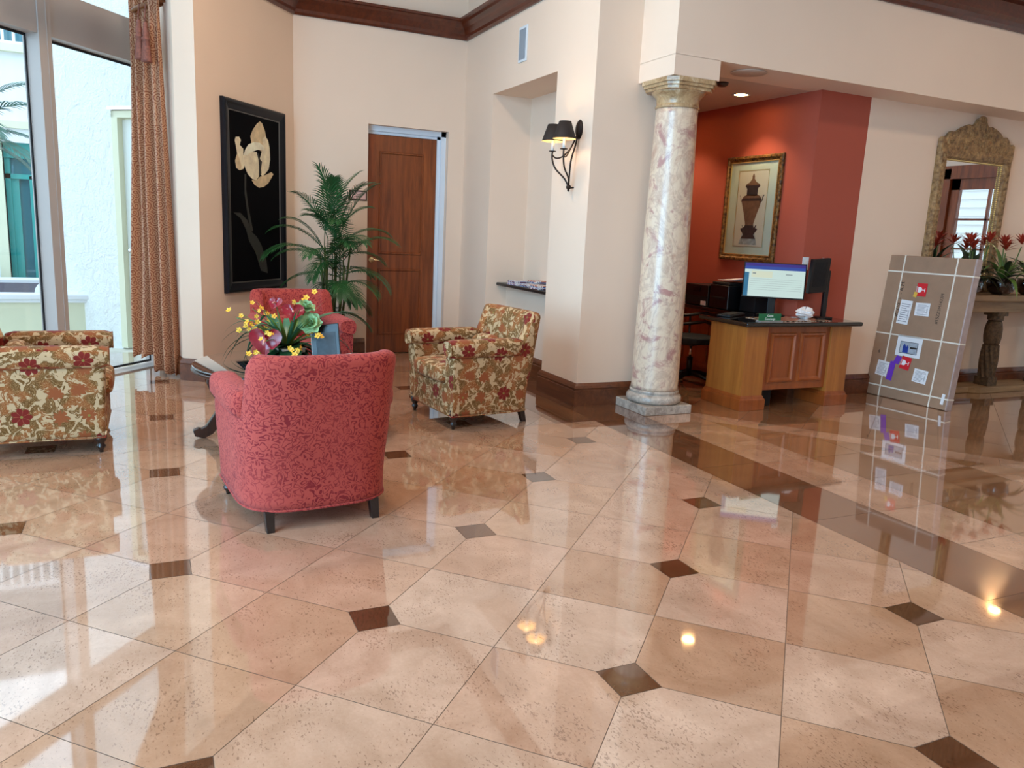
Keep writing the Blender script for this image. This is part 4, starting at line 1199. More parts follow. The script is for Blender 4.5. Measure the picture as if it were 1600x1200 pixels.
for (y0, y1) in ((4.955, 5.255), (5.305, 5.605)):
    P = []; prof = [(0, 0), (.006, .018), (.022, .022), (.034, .010), (.046, .006)]
    mb = MB()
    for sy, sz in ((0, 0), (1, 0), (1, 1), (0, 1), (0, 0)):
        P.append([Vector((-5.262 + 5.2 + h_, (y1 - o_ if sy else y0 + o_) - 5.3, (.685 - o_ if sz else .235 + o_))) for o_, h_ in prof])
    mb.grid(P, 0, False).build('raised_moulding', 'cherry', fp, fix=False)
L = lambda x, y: (x + 5.20, y - 5.30)
topo = [L(-5.17, 4.60), L(-5.17, 5.97), L(-5.61, 5.97), L(-5.61, 5.572), L(-7.93, 5.572), L(-7.93, 5.20), L(-5.98, 5.20), L(-5.84, 4.60)]
MB().prism(topo, .747, .787).build('desk_top', 'gran', dk, .014, 4)
# rear run of cabinets under the same top
cab = MB(); atd(cab, -7.9, 5.40, .10, -5.80, 5.57, .746); atd(cab, -7.9, 5.46, 0, -5.80, 5.57, .10)
cab.build('rear_cabinet', 'cherry', dk)
mb = MB()
for k in range(5): atd(mb, -7.86 + k * .41, 5.392, .16, -7.48 + k * .41, 5.401, .70)
mb.build('cabinet_door', 'cherry', dk, .003)
DT = .788
def item(name, loc, rz, lab, cat, group=None): return empty(name, loc, rz, lab, cat, group)
# papers under glass on the front part
M['collage'] = (lambda t: t.set(col=t.ramp(t.noise(t.map(t.coord('Object'), (6, 22, 1)), 1.6, 3), [(.35, srgb('#4a2c24')), (.45, srgb('#c79a78')), (.55, srgb('#e0c8b0')), (.65, srgb('#8a4a3a'))], 'CONSTANT'), rough=.12, coat=.5))(NT('brochure_print'))
o = MB().box((-.17, -.38, 0), (.15, .36, .004)).build('desk_mat', 'collage'); o.location = (-5.40, 5.30, DT); tag(o, 'brown printed desk mat under glass along the front of the desk', 'mat')
# green name sign
M['green'] = plain('green_sign_face', '#14693f', .4); M['signw'] = plain('white_sign_text', '#f0f4f0', .5)
sg2 = item('desk_sign', (-5.27, 4.93, DT + .0005), R(0), 'small green sign with white lettering at the front corner of the desk', 'sign')
MB().box((-.004, -.125, .0), (.004, .125, .066)).build('sign_plate', 'green', sg2, .001)
MB().box((-.03, -.128, -.0), (.03, .128, .006)).build('sign_holder', 'frame', sg2)
text_mesh('sign_text', 'Guest\nConcierge', .028, 'signw', sg2, frameM((.0045, 0, .034), (0, 1, 0), (0, 0, 1)))
# monitor
mo = item('computer_monitor', (-5.70, 5.335, DT), R(-38), 'black computer monitor showing a bright blue and white page on the desk', 'monitor')
TM = Matrix.Translation((0, 0, .325)) @ Matrix.Rotation(R(-6), 4, 'Y')
MB().box((-.035, -.282, -.160), (-.004, .282, .172), mat=TM).build('monitor_body', 'black', mo, .004)
def emis(nm, c, e): M[nm] = plain(nm, '#08080a', .35, emit=c, es=e)
emis('screen_white', '#d4ece6', .75); emis('screen_cream', '#e4ecd2', .72); emis('screen_blue', '#2c4fb4', .6); emis('screen_violet', '#4427a0', .5); emis('screen_teal', '#2c7ba6', .6); emis('screen_grey', '#9fb0b4', .5)
mb = MB()
def scr(y0, z0, y1, z1, mi, x=.0): mb.box((-.004, y0, z0), (-.0030 + x, y1, z1), mi, TM)
scr(-.272, -.148, .272, .163, 0); scr(-.272, .135, .272, .163, 3, .0004); scr(-.272, .105, .272, .135, 2, .0004)
scr(-.272, -.148, -.232, .075, 4, .0004); scr(-.21, .03, -.02, .09, 1, .0004)
for k in range(6): scr(-.22, .015 - k * .02, .25, .0165 - k * .02, 5, .0008)
scr(.10, .062, .16, .070, 5, .0008); scr(-.20, .062, -.17, .074, 5, .0008)
mb.build('screen', ['screen_white', 'screen_cream', 'screen_blue', 'screen_violet', 'screen_teal', 'screen_grey'], mo, fix=False)
MB().box((-.06, -.035, .01), (-.03, .035, .30)).build('monitor_stand', 'black', mo, .006)
MB().lathe([(.001, 0), (.13, 0), (.135, .006), (.12, .014), (.001, .016)], (-.03, 0, 0), 32, ax=.75).build('monitor_foot', 'black', mo)
# tower / phone panel at the right
tw = item('speaker_panel', (-5.48, 5.66, DT), R(0), 'tall black electronic panel on a thin post at the right end of the desk', 'device')
T5 = Matrix.Translation((0.02, -.02, .40)) @ Matrix.Rotation(R(8), 4, 'Y') @ Matrix.Rotation(R(5), 4, 'X')
MB().box((-.02, -.11, -.16), (.02, .11, .16), mat=T5).build('panel_body', 'black', tw, .006)
mb = MB()
for k in range(12): mb.box((.020, -.08 + k * .013, -.10), (.0215, -.075 + k * .013, .13), mat=T5)
mb.build('grille_slats', 'blackm', tw)
MB().box((-.025, .10, 0), (.005, .15, .45)).build('post', 'black', tw, .004)
MB().box((-.08, .02, 0), (.06, .18, .015)).build('foot', 'black', tw, .004)
# switch plates on the red wall
for y, lab in ((5.615, 'white switch plate on the red wall left of the black panel'), (5.865, 'white switch plate on the red wall right of the black panel')):
    s_ = item('switch_plate', (-5.62, y, 1.29), 0, lab, 'switch', None)
    MB().box((0, -.038, -.06), (.006, .038, .06)).build('plate', 'white', s_, .002)
    MB().box((.006, -.018, -.034), (.0085, .018, .034)).build('rocker', 'candle', s_, .001)
# tissue
mb = MB(); P = []
for i in range(13):
    row = []
    for j in range(17):
        a = 2 * math.pi * j / 16; r_ = .065 * math.sin(math.pi * i / 12 * .98 + .02) * (1 + .3 * math.sin(3 * a + i) * math.sin(i * 1.1)); row.append(Vector((r_ * math.cos(a), r_ * 1.3 * math.sin(a), .045 + .045 * -math.cos(math.pi * i / 12) * (1 + .3 * math.sin(2 * a)))))
    P.append(row)
o = mb.grid(P, 0, False).build('crumpled_tissue', 'paper'); o.location = (-5.42, 5.49, DT + .012); tag(o, 'crumpled white tissue on the desk below the black panel', 'tissue')
o = MB().box((-.02, -.04, 0), (.02, .04, .016)).build('dark_phone', 'black', None, .004); o.location = (-5.36, 5.62, DT); tag(o, 'small black handset lying beside the crumpled tissue', 'phone')
o = MB().box((-.02, -.045, 0), (.02, .045, .004)).build('note_pad', 'mg4'); o.location = (-5.52, 5.60 - .12, DT + .0045); tag(o, 'small grey note pad in front of the monitor foot', 'pad')
# rear counter: printers, papers, blue dome, keyboard, spray bottle
pr = item('printer', (-6.70, 5.385, DT), R(0), 'black printer at the left of the rear counter', 'printer')
MB().box((-.19, -.16, 0), (.19, .165, .22)).build('printer_body', 'black', pr, .012, 3)
MB().box((-.17, -.165, .03), (.17, -.158, .10)).build('paper_tray', 'blackm', pr)
MB().box((-.05, -.168, .145), (.06, -.160, .19)).build('control_panel', 'pframe', pr)
MB().box((.09, -.169, .01), (.17, -.162, .055)).build('white_label', 'paper', pr)
p2 = item('printer', (-6.325, 5.37, DT), R(0), 'larger black copier with white papers on top beside the monitor', 'printer')
MB().box((-.15, -.155, 0), (.14, .19, .24)).build('printer_body', 'black', p2, .012, 3)
MB().box((-.14, -.14, .24), (.13, .18, .268)).build('scanner_lid', 'blackm', p2, .008)
MB().box((-.11, -.17, .10), (.10, -.15, .12)).build('output_slot', 'blackm', p2)
P = [[Vector((-.17 + .34 * i / 8, -.12 + .24 * j / 5, .0 + .02 * math.sin(i * .9) * (j / 5) + .012 + .03 * (i / 8) ** 2)) for j in range(6)] for i in range(9)]
o = MB().grid(P).build('loose_papers', 'paper'); o.location = (-6.25, 5.38, DT + .271); so = o.modifiers.new('s', 'SOLIDIFY'); so.thickness = .008
tag(o, 'curled white papers lying on top of the copier', 'papers')
M['bluep'] = plain('blue_grey_plastic', '#7a8496', .4)
o = MB().lathe([(.105, 0), (.105, .05), (.095, .10), (.065, .15), (.02, .17), (.001, .172)], seg=32).build('dome_lid', 'bluep'); o.location = (-6.06, 5.44, DT + .16)
tag(o, 'pale blue-grey plastic dome behind the left edge of the monitor', 'lid')
o = MB().box((-.11, -.10, 0), (.11, .10, .158)).build('black_box', 'blackm', None, .006); o.location = (-6.06, 5.455, DT); tag(o, 'low black box under the blue-grey dome', 'box')
kb = item('keyboard', (-5.72, 4.88, DT), R(-60), 'black keyboard on the desk left of the monitor', 'keyboard')
MB().box((-.2, -.065, 0), (.2, .065, .016)).build('keyboard_body', 'black', kb, .004)
mb = MB()
for i in range(14):
    for j in range(4): mb.box((-.19 + i * .027, -.055 + j * .028, .016), (-.167 + i * .027, -.032 + j * .028, .022))
mb.build('keycaps', 'blackm', kb)
M['gbot'] = plain('green_bottle', '#4f8f74', .3)
sb = item('spray_bottle', (-7.06, 5.33, DT), 0, 'small green and white bottle at the far left of the rear counter', 'bottle')
MB().lathe([(.001, 0), (.028, 0), (.03, .01), (.03, .07), (.02, .09), (.011, .10), (.001, .10)], seg=20).build('bottle_body', 'white', sb)
MB().lathe([(.0305, .02), (.0305, .075), (.018, .095), (.0125, .10), (.0125, .125), (.001, .125)], seg=20).build('bottle_top', 'gbot', sb)
o = MB().box((-.07, -.05, 0), (.06, .05, .05)).build('tissue_box', 'paper', None, .003); o.location = (-7.2, 5.36, DT); tag(o, 'small white box beside the green bottle at the end of the counter', 'box')
# framed urn print
up = empty('framed_print', (-6.395, 5.58, 1.80), 0, 'gold framed print of a brown lidded urn on the red wall', 'picture')
UM = Matrix(((1, 0, 0), (0, 0, 1), (0, -1, 0))).transposed()
up.rotation_euler = Matrix(((1, 0, 0), (0, 0, -1), (0, 1, 0))).to_euler()
M['gold'] = (lambda t: (t.bump(t.vor(t.map(t.coord('Object'), (1, 1, 1)), 55, dim='3D')['Distance'], .8, .006), t.set(col=t.ramp(t.noise(t.coord('Object'), 30, 3), [(.35, srgb('#3c240e')), (.65, srgb('#9c7038'))]), rough=.42, metal=.4))[1])(NT('carved_gold_frame'))
M['goldb'] = plain('bright_gold_fillet', '#f0d088', .3, .8)
M['matc'] = plain('pale_green_mat', '#cfcdb4', .7); M['printp'] = plain('cream_print_paper', '#dcc8ac', .7)
UW, UH = .405, .525
picframe(UW, UH, [(0, 0), (0, .02), (.01, .034), (.028, .036), (.04, .022), (.055, .02), (.062, .010)], 'frame', 'gold', up)
picframe(UW - .058, UH - .058, [(0, .010), (0, .02), (.007, .021), (.010, .010)], 'fillet', 'goldb', up)
MB().box((-UW + .05, -UH + .05, .002), (UW - .05, UH - .05, .008)).build('mat_board', 'matc', up)
pp_ = MB().box((-.215, -.375, .008), (.215, .375, .0095)).build('print', 'printp', up)
mb = MB()
for a, b in (((-.222, -.382), (-.215, .382)), ((.215, -.382), (.219, .382)), ((-.222, .375), (.219, .382)), ((-.222, -.382), (.219, -.378))): mb.box((a[0], a[1], .009), (b[0], b[1], .0105))
mb.build('print_border', 'goldb', up)
M['urn1'] = plain('urn_brown_ink', '#7d543a', .7, var=.25, vscale=22); M['urn2'] = plain('urn_dark_ink', '#3b2a26', .7, var=.3, vscale=30); M['urn3'] = plain('urn_silver_ink', '#a8a49a', .7, var=.35, vscale=25)
def sil(prof, z, mat, nm):
    q = [(r_ * 1.28, y) for r_, y in prof] + [(-r_ * 1.28, y) for r_, y in prof[::-1]]
    return MB().prism(q, z, z + .0008).build(nm, mat, up, fix=False)
sil([(.105, -.36), (.10, -.335), (.085, -.29), (.07, -.24), (.075, -.215), (.05, -.195)], .0096, 'urn3', 'urn_foot')
sil([(.085, -.30), (.06, -.26), (.09, -.22), (.10, -.20), (.055, -.185), (.05, -.165)], .0106, 'urn2', 'urn_foot')
sil([(.045, -.17), (.05, -.14), (.075, -.05), (.105, .04), (.115, .09), (.095, .125), (.06, .14)], .0096, 'urn1', 'urn_body')
sil([(.062, .13), (.062, .20), (.085, .225), (.08, .235)], .0096, 'urn2', 'urn_neck')
sil([(.08, .232), (.075, .245), (.04, .262), (.022, .285), (.012, .30), (.014, .318), (.006, .34), (.001, .35)], .0106, 'urn1', 'urn_lid')
sil([(.115, .078), (.117, .09), (.112, .098), (.110, .105)], .0106, 'urn2', 'urn_band')
for sx in (-1, 1):
    MB().tube([(sx * .13, .06, .0106), (sx * .16, .08, .0106), (sx * .165, .12, .0106), (sx * .18, .135, .0106)], .005, 6, flat=.3).build('urn_handle', 'urn2', up)
    MB().tube([(sx * .06, -.19, .0106), (sx * .09, -.19, .0106), (sx * .105, -.165, .0106)], .007, 6, flat=.3).build('urn_handle', 'urn2', up)
MB().box((-.34, -.46, .0215), (.34, .46, .0225)).build('glazing', 'glass', up)

# ================================================================== office chair and bin
oc = empty('office_chair', (-6.45, 5.02, 0), R(200), 'black swivel office chair between the column and the desk', 'chair')
for k in range(5):
    a = R(72 * k + 28); c, s_ = math.cos(a), math.sin(a)
    lg = MB().tube([(0, 0, .11), (c * .14, s_ * .14, .105), (c * .27, s_ * .27, .075)], [.035, .028, .018], 8, flat=.8).build('base_arm', 'black', oc)
    MB().lathe([(.001, -.012), (.024, -.012), (.028, -.006), (.028, .006), (.024, .012), (.001, .012)], seg=18, mat=Matrix.Translation((c * .28, s_ * .28, .029)) @ Matrix.Rotation(a, 4, 'Z') @ Matrix.Rotation(R(90), 4, 'X')).build('caster', 'blackm', lg)
MB().lathe([(.03, .09), (.032, .28), (.001, .28)], seg=18).build('gas_cover', 'black', oc)
MB().lathe([(.014, .26), (.014, .42), (.001, .42)], seg=14).build('piston', 'chrome', oc)
MB().box((-.09, -.12, .405), (.09, .12, .43)).build('mechanism', 'black', oc, .008)
MB().prism([(.24 * math.cos(a) * (1 if abs(math.cos(a)) < .95 else 1), .235 * math.sin(a)) for a in [i * math.pi / 16 for i in range(32)]], .43, .50).build('seat', 'blackm', oc, .02, 3)
arc = [R(200 + 140 * i / 14) for i in range(15)]
for z, r_ in ((.72, .25), (.63, .245)):
    MB().tube([(r_ * math.cos(a), r_ * math.sin(a) * .95, z - .05 * abs(math.cos(a))) for a in arc], .017, 8).build('back_rail', 'black', oc)
mb = MB()
for sx in (-1, 1): mb.tube([(sx * .12, -.12, .42), (sx * .16, -.20, .50), (sx * .16, -.19, .68)], .012, 8)
mb.build('back_support', 'black', oc)
bn = empty('waste_bin', (-5.44, 5.03, 0), 0, 'black waste bin under the desk behind the front panel', 'bin')
MB().prism([(-.10, -.08), (.10, -.08), (.10, .08), (-.10, .08)], 0, .28).build('bin_body', 'blackm', bn, .01)
MB().box((-.108, -.088, .275), (.108, .088, .295)).build('bin_rim', 'black', bn, .004)

# ================================================================== cardboard package
bx = empty('cardboard_package', (-5.18, 6.68, .0), 0, 'large flat strapped cardboard package leaning against the console table', 'package')
BW, BH, BT = .895, 1.41, .085
lean = math.atan2(.125, 1.41)
BM = Matrix.Translation((0, -.045, .004)) @ Matrix.Rotation(R(3.5), 4, 'Z') @ Matrix.Rotation(-lean, 4, 'X')
bx.location = (-5.185, 6.70, .0)
body = MB().box((-BW / 2, 0, 0), (BW / 2, BT, BH), mat=BM).build('carton', ['card'], bx, .010, 3)
def lab(nm, x, z, w_, h_, rot, mat, th=.001, parent=None, yo=0):
    m2 = BM @ Matrix.Translation((x, -.0006 - yo, z)) @ Matrix.Rotation(R(rot), 4, 'Y')
    return MB().box((-w_ / 2, -th, -h_ / 2), (w_ / 2, 0, h_ / 2), mat=m2).build(nm, mat, parent or bx)
# white edge wrap on the right side
MB().box((BW / 2 - .012, -.0015, .0), (BW / 2 + .002, BT + .001, BH), mat=BM).build('edge_wrap', 'cardedge', bx, .004)
for x in (-.27, .27): MB().box((x - .0065, -.003, -.001), (x + .0065, BT + .003, BH + .003), mat=BM).build('strap', 'strap', bx)
for z in (.105, .63, 1.25): MB().box((-BW / 2 - .003, -.0036, z - .0065), (BW / 2 + .005, BT + .0035, z + .0065), mat=BM).build('strap', 'strap', bx)
def px2(px, py):
    # position on the front face from the label crop of the photograph (bilinear over the strap grid)
    return px, py
l1 = lab('fragile_label', -.03, 1.09, .105, .125, 0, 'redlab', yo=.003)
l2 = lab('fragile_label', -.045, .37, .105, .125, 8, 'redlab', yo=.003)
def glassicon(x, z, rot, par):
    m2 = BM @ Matrix.Translation((x, -.0048, z)) @ Matrix.Rotation(R(90), 4, 'X') @ Matrix.Rotation(R(90 + rot), 4, 'Z')
    mb = MB(); mb.prism([(-.026, .038), (.026, .038), (.027, .015), (.016, -.002), (-.016, -.002), (-.027, .015)], 0, .0006, mat=m2)
    mb.prism([(-.003, 0), (.003, 0), (.003, -.03), (-.003, -.03)], 0, .0006, mat=m2); mb.prism([(-.018, -.03), (.018, -.03), (.018, -.036), (-.018, -.036)], 0, .0006, mat=m2)
    mb.build('glass_symbol', 'paper', par, fix=False)
    text_mesh('label_text', 'FRAGILE', .017, 'paper', par, m2 @ Matrix.Translation((0, .050, .0002)) @ Matrix.Rotation(R(0), 4, 'X'), extrude=.0003)
glassicon(-.03, 1.09, 0, l1); glassicon(-.045, .37, -8, l2)
lab('yellow_sticker', -.085, 1.04, .035, .05, 12, 'yellow', yo=.0045)
def shiplabel(x, z, w_, h_, rot, seed):
    l = lab('shipping_label', x, z, w_, h_, rot, 'paper', yo=.0015)
    rq = random.Random(seed); mb = MB(); m2 = BM @ Matrix.Translation((x, -.0027, z)) @ Matrix.Rotation(R(rot), 4, 'Y')
    for k in range(9):
        a = -w_ * .42 + rq.random() * w_ * .1; b = w_ * (.1 + .3 * rq.random()); zz = -h_ * .4 + h_ * .09 * k
        mb.box((a, -.0005, zz), (b, 0, zz + h_ * .03), mat=m2)
    for k in range(9):
        mb.box((w_ * .30 + (k % 3) * w_ * .03, -.0006, -h_ * .3), (w_ * .30 + (k % 3) * w_ * .03 + w_ * .014, 0, h_ * .1), mat=m2)
    mb.build('label_print', 'lgrey', l)
    return l
shiplabel(-.165, .86, .125, .235, 3, 1); shiplabel(.015, .905, .15, .125, -2, 2)
shiplabel(-.285, .28, .13, .15, 5, 3); lab('purple_label', -.185, .27, .06, .19, 5, 'purple', yo=.002); lab('purple_label', -.135, .39, .06, .08, 20, 'purple', yo=.002)
shiplabel(.13, .27, .145, .13, 4, 4)
ps = lab('photo_sheet', -.045, .535, .265, .205, 0, 'paper', yo=.002)
M['phsky'] = plain('photo_grey', '#a7adb5', .5, var=.2, vscale=30); M['phblue'] = plain('photo_blue', '#22409a', .5)
m2 = BM @ Matrix.Translation((-.045, -.0035, .52))
MB().box((-.095, -.0004, -.058), (.095, 0, .058), mat=m2).build('photo_border', 'ink', ps)
MB().box((-.09, -.0008, -.053), (.09, 0, .053), mat=m2).build('photo', 'phsky', ps)
mb = MB()
for (a, b, c, d) in ((-.06, -.05, -.03, .02), (-.035, -.05, .0, .01), (-.052, .0, -.04, .035), (-.02, .0, -.006, .022)): mb.box((a, -.0012, b), (c, 0, d), mat=m2)
mb.build('photo_subject', 'phblue', ps)
MB().box((.015, -.0012, -.005), (.088, 0, .012), mat=m2).build('photo_detail', 'ink', ps)
lab('white_tape', .40, .10, .03, .10, 4, 'paper', yo=.004)
lab('red_tag', -.44, .89, .015, .12, 0, 'redlab', yo=.002)
TX = lambda x, z, a: BM @ Matrix.Translation((x, -.0012, z)) @ Matrix.Rotation(R(90), 4, 'X') @ Matrix.Rotation(R(a), 4, 'Z')
text_mesh('handwriting', '#1255  -  - A.M.', .055, 'ink', bx, TX(-.247, .985, 88), extrude=.0003)
text_mesh('handwriting', '#15ZZ3M1433M', .042, 'ink', bx, TX(.185, .93, 88), extrude=.0003)
text_mesh('handwriting', '4', .05, 'ink', bx, TX(-.36, .44, 0), extrude=.0003)

# ================================================================== console table, mirror, bromeliads
M['console'] = woodmat('weathered_oak', '#6e5234', '#a58258', .6, 0, 1, 5)
M['carved'] = (lambda t: (t.bump(t.vor(t.coord('Object'), 60, dim='3D')['Distance'], .7, .006), t.set(col=t.ramp(t.noise(t.coord('Object'), 30, 3), [(.3, srgb('#3a2a1a')), (.7, srgb('#6e5233'))]), rough=.7))[1])(NT('carved_oak'))
ct = empty('console_table', (-5.40, 8.15, 0), 0, 'carved weathered wood console table under the gold mirror', 'table')
MB().box((-.21, -1.15, .975), (.11, 1.15, 1.045)).build('tabletop', 'console', ct, .008, 2)
MB().box((-.20, -1.05, .86), (.07, 1.05, .976)).build('apron', 'console', ct, .004)
for y in (-.80, .06, .92):
    mb = MB()
    mb.box((-.10, y - .085, .82), (.06, y + .085, .862)).prism([(.001 + .08 * math.cos(a) - .02, y + .08 * math.sin(a)) for a in [i * math.pi / 4 + math.pi / 8 for i in range(8)]], .77, .82)
    mb.lathe([(.06, .77), (.074, .74), (.086, .68), (.088, .60), (.080, .53), (.066, .50)], (-.02, y, 0), 24)
    # spiral fluted lower half
    P = []
    for i in range(17):
        z = .15 + .35 * i / 16; row = []
        for k in range(73):
            a = 2 * math.pi * k / 72; r_ = .076 * (1 + .12 * math.sin(10 * a + z * 24)) * (1 + .08 * math.sin(math.pi * i / 16))
            row.append(Vector((-.02 + r_ * math.cos(a), y + r_ * math.sin(a), z)))
        P.append(row)
    mb.grid(P, 0, True); mb.box((-.10, y - .075, .06), (.06, y + .075, .155))
    mb.build('leg', 'carved', ct)
MB().prism([(-.21, -1.0), (.05, -1.0), (.05, -.30), (.12, -.2), (.12, .9), (-.21, .9)][::1], .0, .062).build('base_shelf', 'console', ct, .006)

mr = empty('wall_mirror', (-5.62, 7.735, 0), 0, 'tall mirror in an ornate carved gold frame with a crest', 'mirror')
M['mgold'] = (lambda t: (t.bump(t.math('ADD', t.vor(t.coord('Object'), 34, dim='3D')['Distance'], t.noise(t.coord('Object'), 60, 2)), .9, .012), t.set(col=t.ramp(t.noise(t.coord('Object'), 26, 4), [(.3, srgb('#6b4a2c')), (.7, srgb('#b8905e'))]), rough=.55, metal=.0))[1])(NT('carved_antique_gold'))
mw, z0, z1 = .555, 1.05, 2.50
MB().box((.004, -.43, 1.14), (.012, .43, 2.44)).build('mirror_glass', 'mirror', mr)
mb = MB(); P = []
prof = [(0, 0), (0, .035), (.02, .06), (.06, .068), (.10, .055), (.12, .03), (.128, .012)]
for sy, sz in ((-1, 0), (1, 0), (1, 1), (-1, 1), (-1, 0)):
    P.append([Vector((h_, sy * (mw - o_), (z1 - o_) if sz else (z0 + o_))) for o_, h_ in prof])
mb.grid(P, 0, False); mb.build('frame', 'mgold', mr, fix=False)
crest = [(-.56, 2.42), (.56, 2.42), (.565, 2.58), (.53, 2.60), (.50, 2.57), (.47, 2.62), (.42, 2.66), (.36, 2.65), (.31, 2.69), (.24, 2.72), (.17, 2.74), (.11, 2.73), (.085, 2.76), (.06, 2.80), (.0, 2.82), (-.05, 2.80), (-.075, 2.76), (-.11, 2.73), (-.18, 2.735), (-.26, 2.705), (-.33, 2.665), (-.38, 2.64), (-.43, 2.65), (-.48, 2.60), (-.50, 2.57), (-.54, 2.59), (-.565, 2.56)]
Mc = Matrix(((0, 0, 1, 0), (1, 0, 0, 0), (0, 1, 0, 0), (0, 0, 0, 1)))
crest_mb = MB().prism(crest, .005, .055, mat=Mc)
crest_o = crest_mb.build('crest', 'mgold', mr, .012, 3)
rq = random.Random(3)
def carve(pts, r_, par): MB().tube(pts, r_, 6).build('carved_scroll', 'mgold', par, fix=False)
for k in range(46):                             # carved scrolls on the crest
    y = rq.uniform(-.48, .48); zt = 2.50 + rq.random() * max(.02, (.20 * (1 - abs(y) / .6)))
    a0 = rq.uniform(0, 6.28); r_ = rq.uniform(.018, .035)
    carve([(.056, y + r_ * (1 - i / 14) * math.cos(a0 + i * .55), zt + r_ * (1 - i / 14) * math.sin(a0 + i * .55)) for i in range(12)], .006, crest_o)
carve([(.05, .05 * math.cos(a), 2.79 + .03 * math.sin(a)) for a in [i * math.pi / 8 for i in range(17)]], .012, crest_o)
frame_o = [c_ for c_ in mr.children if c_.name.startswith('frame')][0]
for s_ in (-1, 1):
    for i in range(20):
        zc = 1.15 + i * .066
        carve([(.066, s_ * (mw - .06) + .02 * math.cos(k * .6) * (1 - k / 12), zc + .022 * math.sin(k * .6) * (1 - k / 12)) for k in range(9)], .006, frame_o)
mb = MB()
for i in range(62):
    z = 1.17 + i * .0205
    for s_ in (-1, 1): mb.sphere((.028, s_ * (mw - .122), z), .0085, 8, 5)
for i in range(42):
    for z in (z1 - .122,): mb.sphere((.028, -.42 + i * .0205, z), .0085, 8, 5)
mb.build('beading', 'goldb', mr)
M['bleaf'] = plain('bromeliad_leaf', '#5c7a35', .4, var=.35, vscale=9); M['bdark'] = plain('dark_bromeliad_leaf', '#26361f', .4, var=.3, vscale=9)
M['bred'] = plain('red_bract', '#a83420', .45, var=.25, vscale=20); M['dpot'] = plain('dark_glass_planter', '#1a0d0c', .12, coat=.6)
for bi, (x, y, z, lab_) in enumerate(((-5.37, 7.62, 1.046, 'red flowering bromeliad in a dark planter next to the cardboard package'), (-5.36, 8.12, 1.046, 'green and red bromeliad in a glossy dark planter on the console'), (-5.37, 8.62, 1.046, 'red bromeliad at the far right end of the console'))):
    br = empty('bromeliad', (x, y, z), 0, lab_, 'plant', 'bromeliads on the console table')
    MB().lathe([(.001, 0), (.06, 0), (.10, .03), (.115, .09), (.105, .14), (.09, .145), (.08, .13), (.001, .12)], seg=28).build('planter', 'dpot', br)
    rq = random.Random(40 + bi); br.scale = (1.2, 1.2, 1.2)
    for k in range(22):
        a = k * 2.4; el = rq.uniform(.25, 1.6)
        d = (max(-.75, math.cos(a)) * (1 if math.cos(a) > 0 else .35), math.sin(a), el)
        leafpart('leaf', 'bleaf' if (k % 3 and bi != 0) else 'bdark', br, [((Vector((0, 0, .12)), d, rq.uniform(.30, .44), rq.uniform(.022, .032), rq.uniform(1.8, 3.0)), {})])
    for (ox, oy, hz) in ((.03, -.09, .42), (.04, .13, .44), (-.02, .02, .38)):
        MB().tube([(0, 0, .12), (ox * .7, oy * .7, hz * .6), (ox, oy, hz - .02)], .005, 5).build('flower_stalk', 'stem', br)
        mb = MB()
        for k in range(14):
            a = k * 2.4; el = .3 + k * .1
            mb.grid(ribbon(Vector((ox, oy, hz + k * .003)), (math.cos(a), math.sin(a), el), .13 - k * .004, .014, .2, 6), 0, True)
        mb.build('red_flower', 'bred', br, fix=False)
# ================================================================== outside the window
M['stucco'] = (lambda t: (t.bump(t.math('ADD', t.noise(t.map(t.coord('Object'), (1, 1, .8)), 7, 5, .6, 1.2), t.math('MULTIPLY', t.noise(t.coord('Object'), 45, 3), .35)), .7, .05), t.set(col=srgb('#e9eceb'), rough=.9))[1])(NT('white_stucco'))
M['cream'] = plain('cream_trim_paint', '#dcdcc0', .6); M['edoor'] = plain('pale_steel_door', '#e2e8e4', .5)
M['etile'] = (lambda t: t.set(col=t.ramp(t.noise(t.coord('Object'), 4, 5), [(.3, srgb('#c9c2b4')), (.7, srgb('#e2dccf'))]), rough=.5))(NT('patio_stone'))
M['teal'] = plain('teal_door_paint', '#2f9a94', .4); M['tealg'] = plain('teal_tinted_glass', '#3d7480', .08, coat=.5); M['ewhite'] = plain('white_render', '#e8ebee', .8)
M['mulch'] = plain('dark_mulch', '#4d4450', .9, var=.5, vscale=40, bump=1, bscale=30)
o = MB().prism([(-8.2, .3), (-3.6, -3.9), (5, -3.9), (5, -16), (-24, -16), (-24, 3), (-8.9, 3)], -.12, -.02).build('patio', 'etile'); o['kind'] = 'structure'
o = MB().box((-9, 10.62, -.12), (6, 17, -.02)).build('terrace_ground', 'etile'); o['kind'] = 'structure'
SQ = Vector((-9.649, -.407, 0)); SE = Vector((.686, .727, 0)).normalized(); SN = Vector((SE.y, -SE.x, 0))
def sbox(mb, t0, t1, n0, n1, z0, z1):
    q = [SQ + SE * t + SN * n for t, n in ((t0, n0), (t1, n0), (t1, n1), (t0, n1))]
    return mb.prism([(p.x, p.y) for p in q], z0, z1)
mb = MB(); sbox(mb, -1.0, .12, -.3, 0, -.05, 6); sbox(mb, .12, 1.05, -.3, 0, 2.52, 6); sbox(mb, 1.05, 1.7, -.3, 0, -.05, 6)
struct('wall_stucco', mb, 'stucco', fix=False)
ed = empty('door_3', SQ + SE * .58, math.atan2(SE.y, SE.x)); ed['kind'] = 'structure'
def L2(t0, t1, n0, n1, z0, z1): return MB().box((t0 - .58, n0 if False else -n1, z0), (t1 - .58, -n0, z1))
MB().box((-.46, -.02, 0), (-.38, .12, 2.51)).box((.38, -.02, 0), (.46, .12, 2.51)).box((-.46, -.02, 2.44), (.46, .12, 2.51)).build('door_frame', 'cream', ed)
dl = MB().box((-.38, .05, .01), (.38, .09, 2.43)).build('door_leaf', 'edoor', ed)
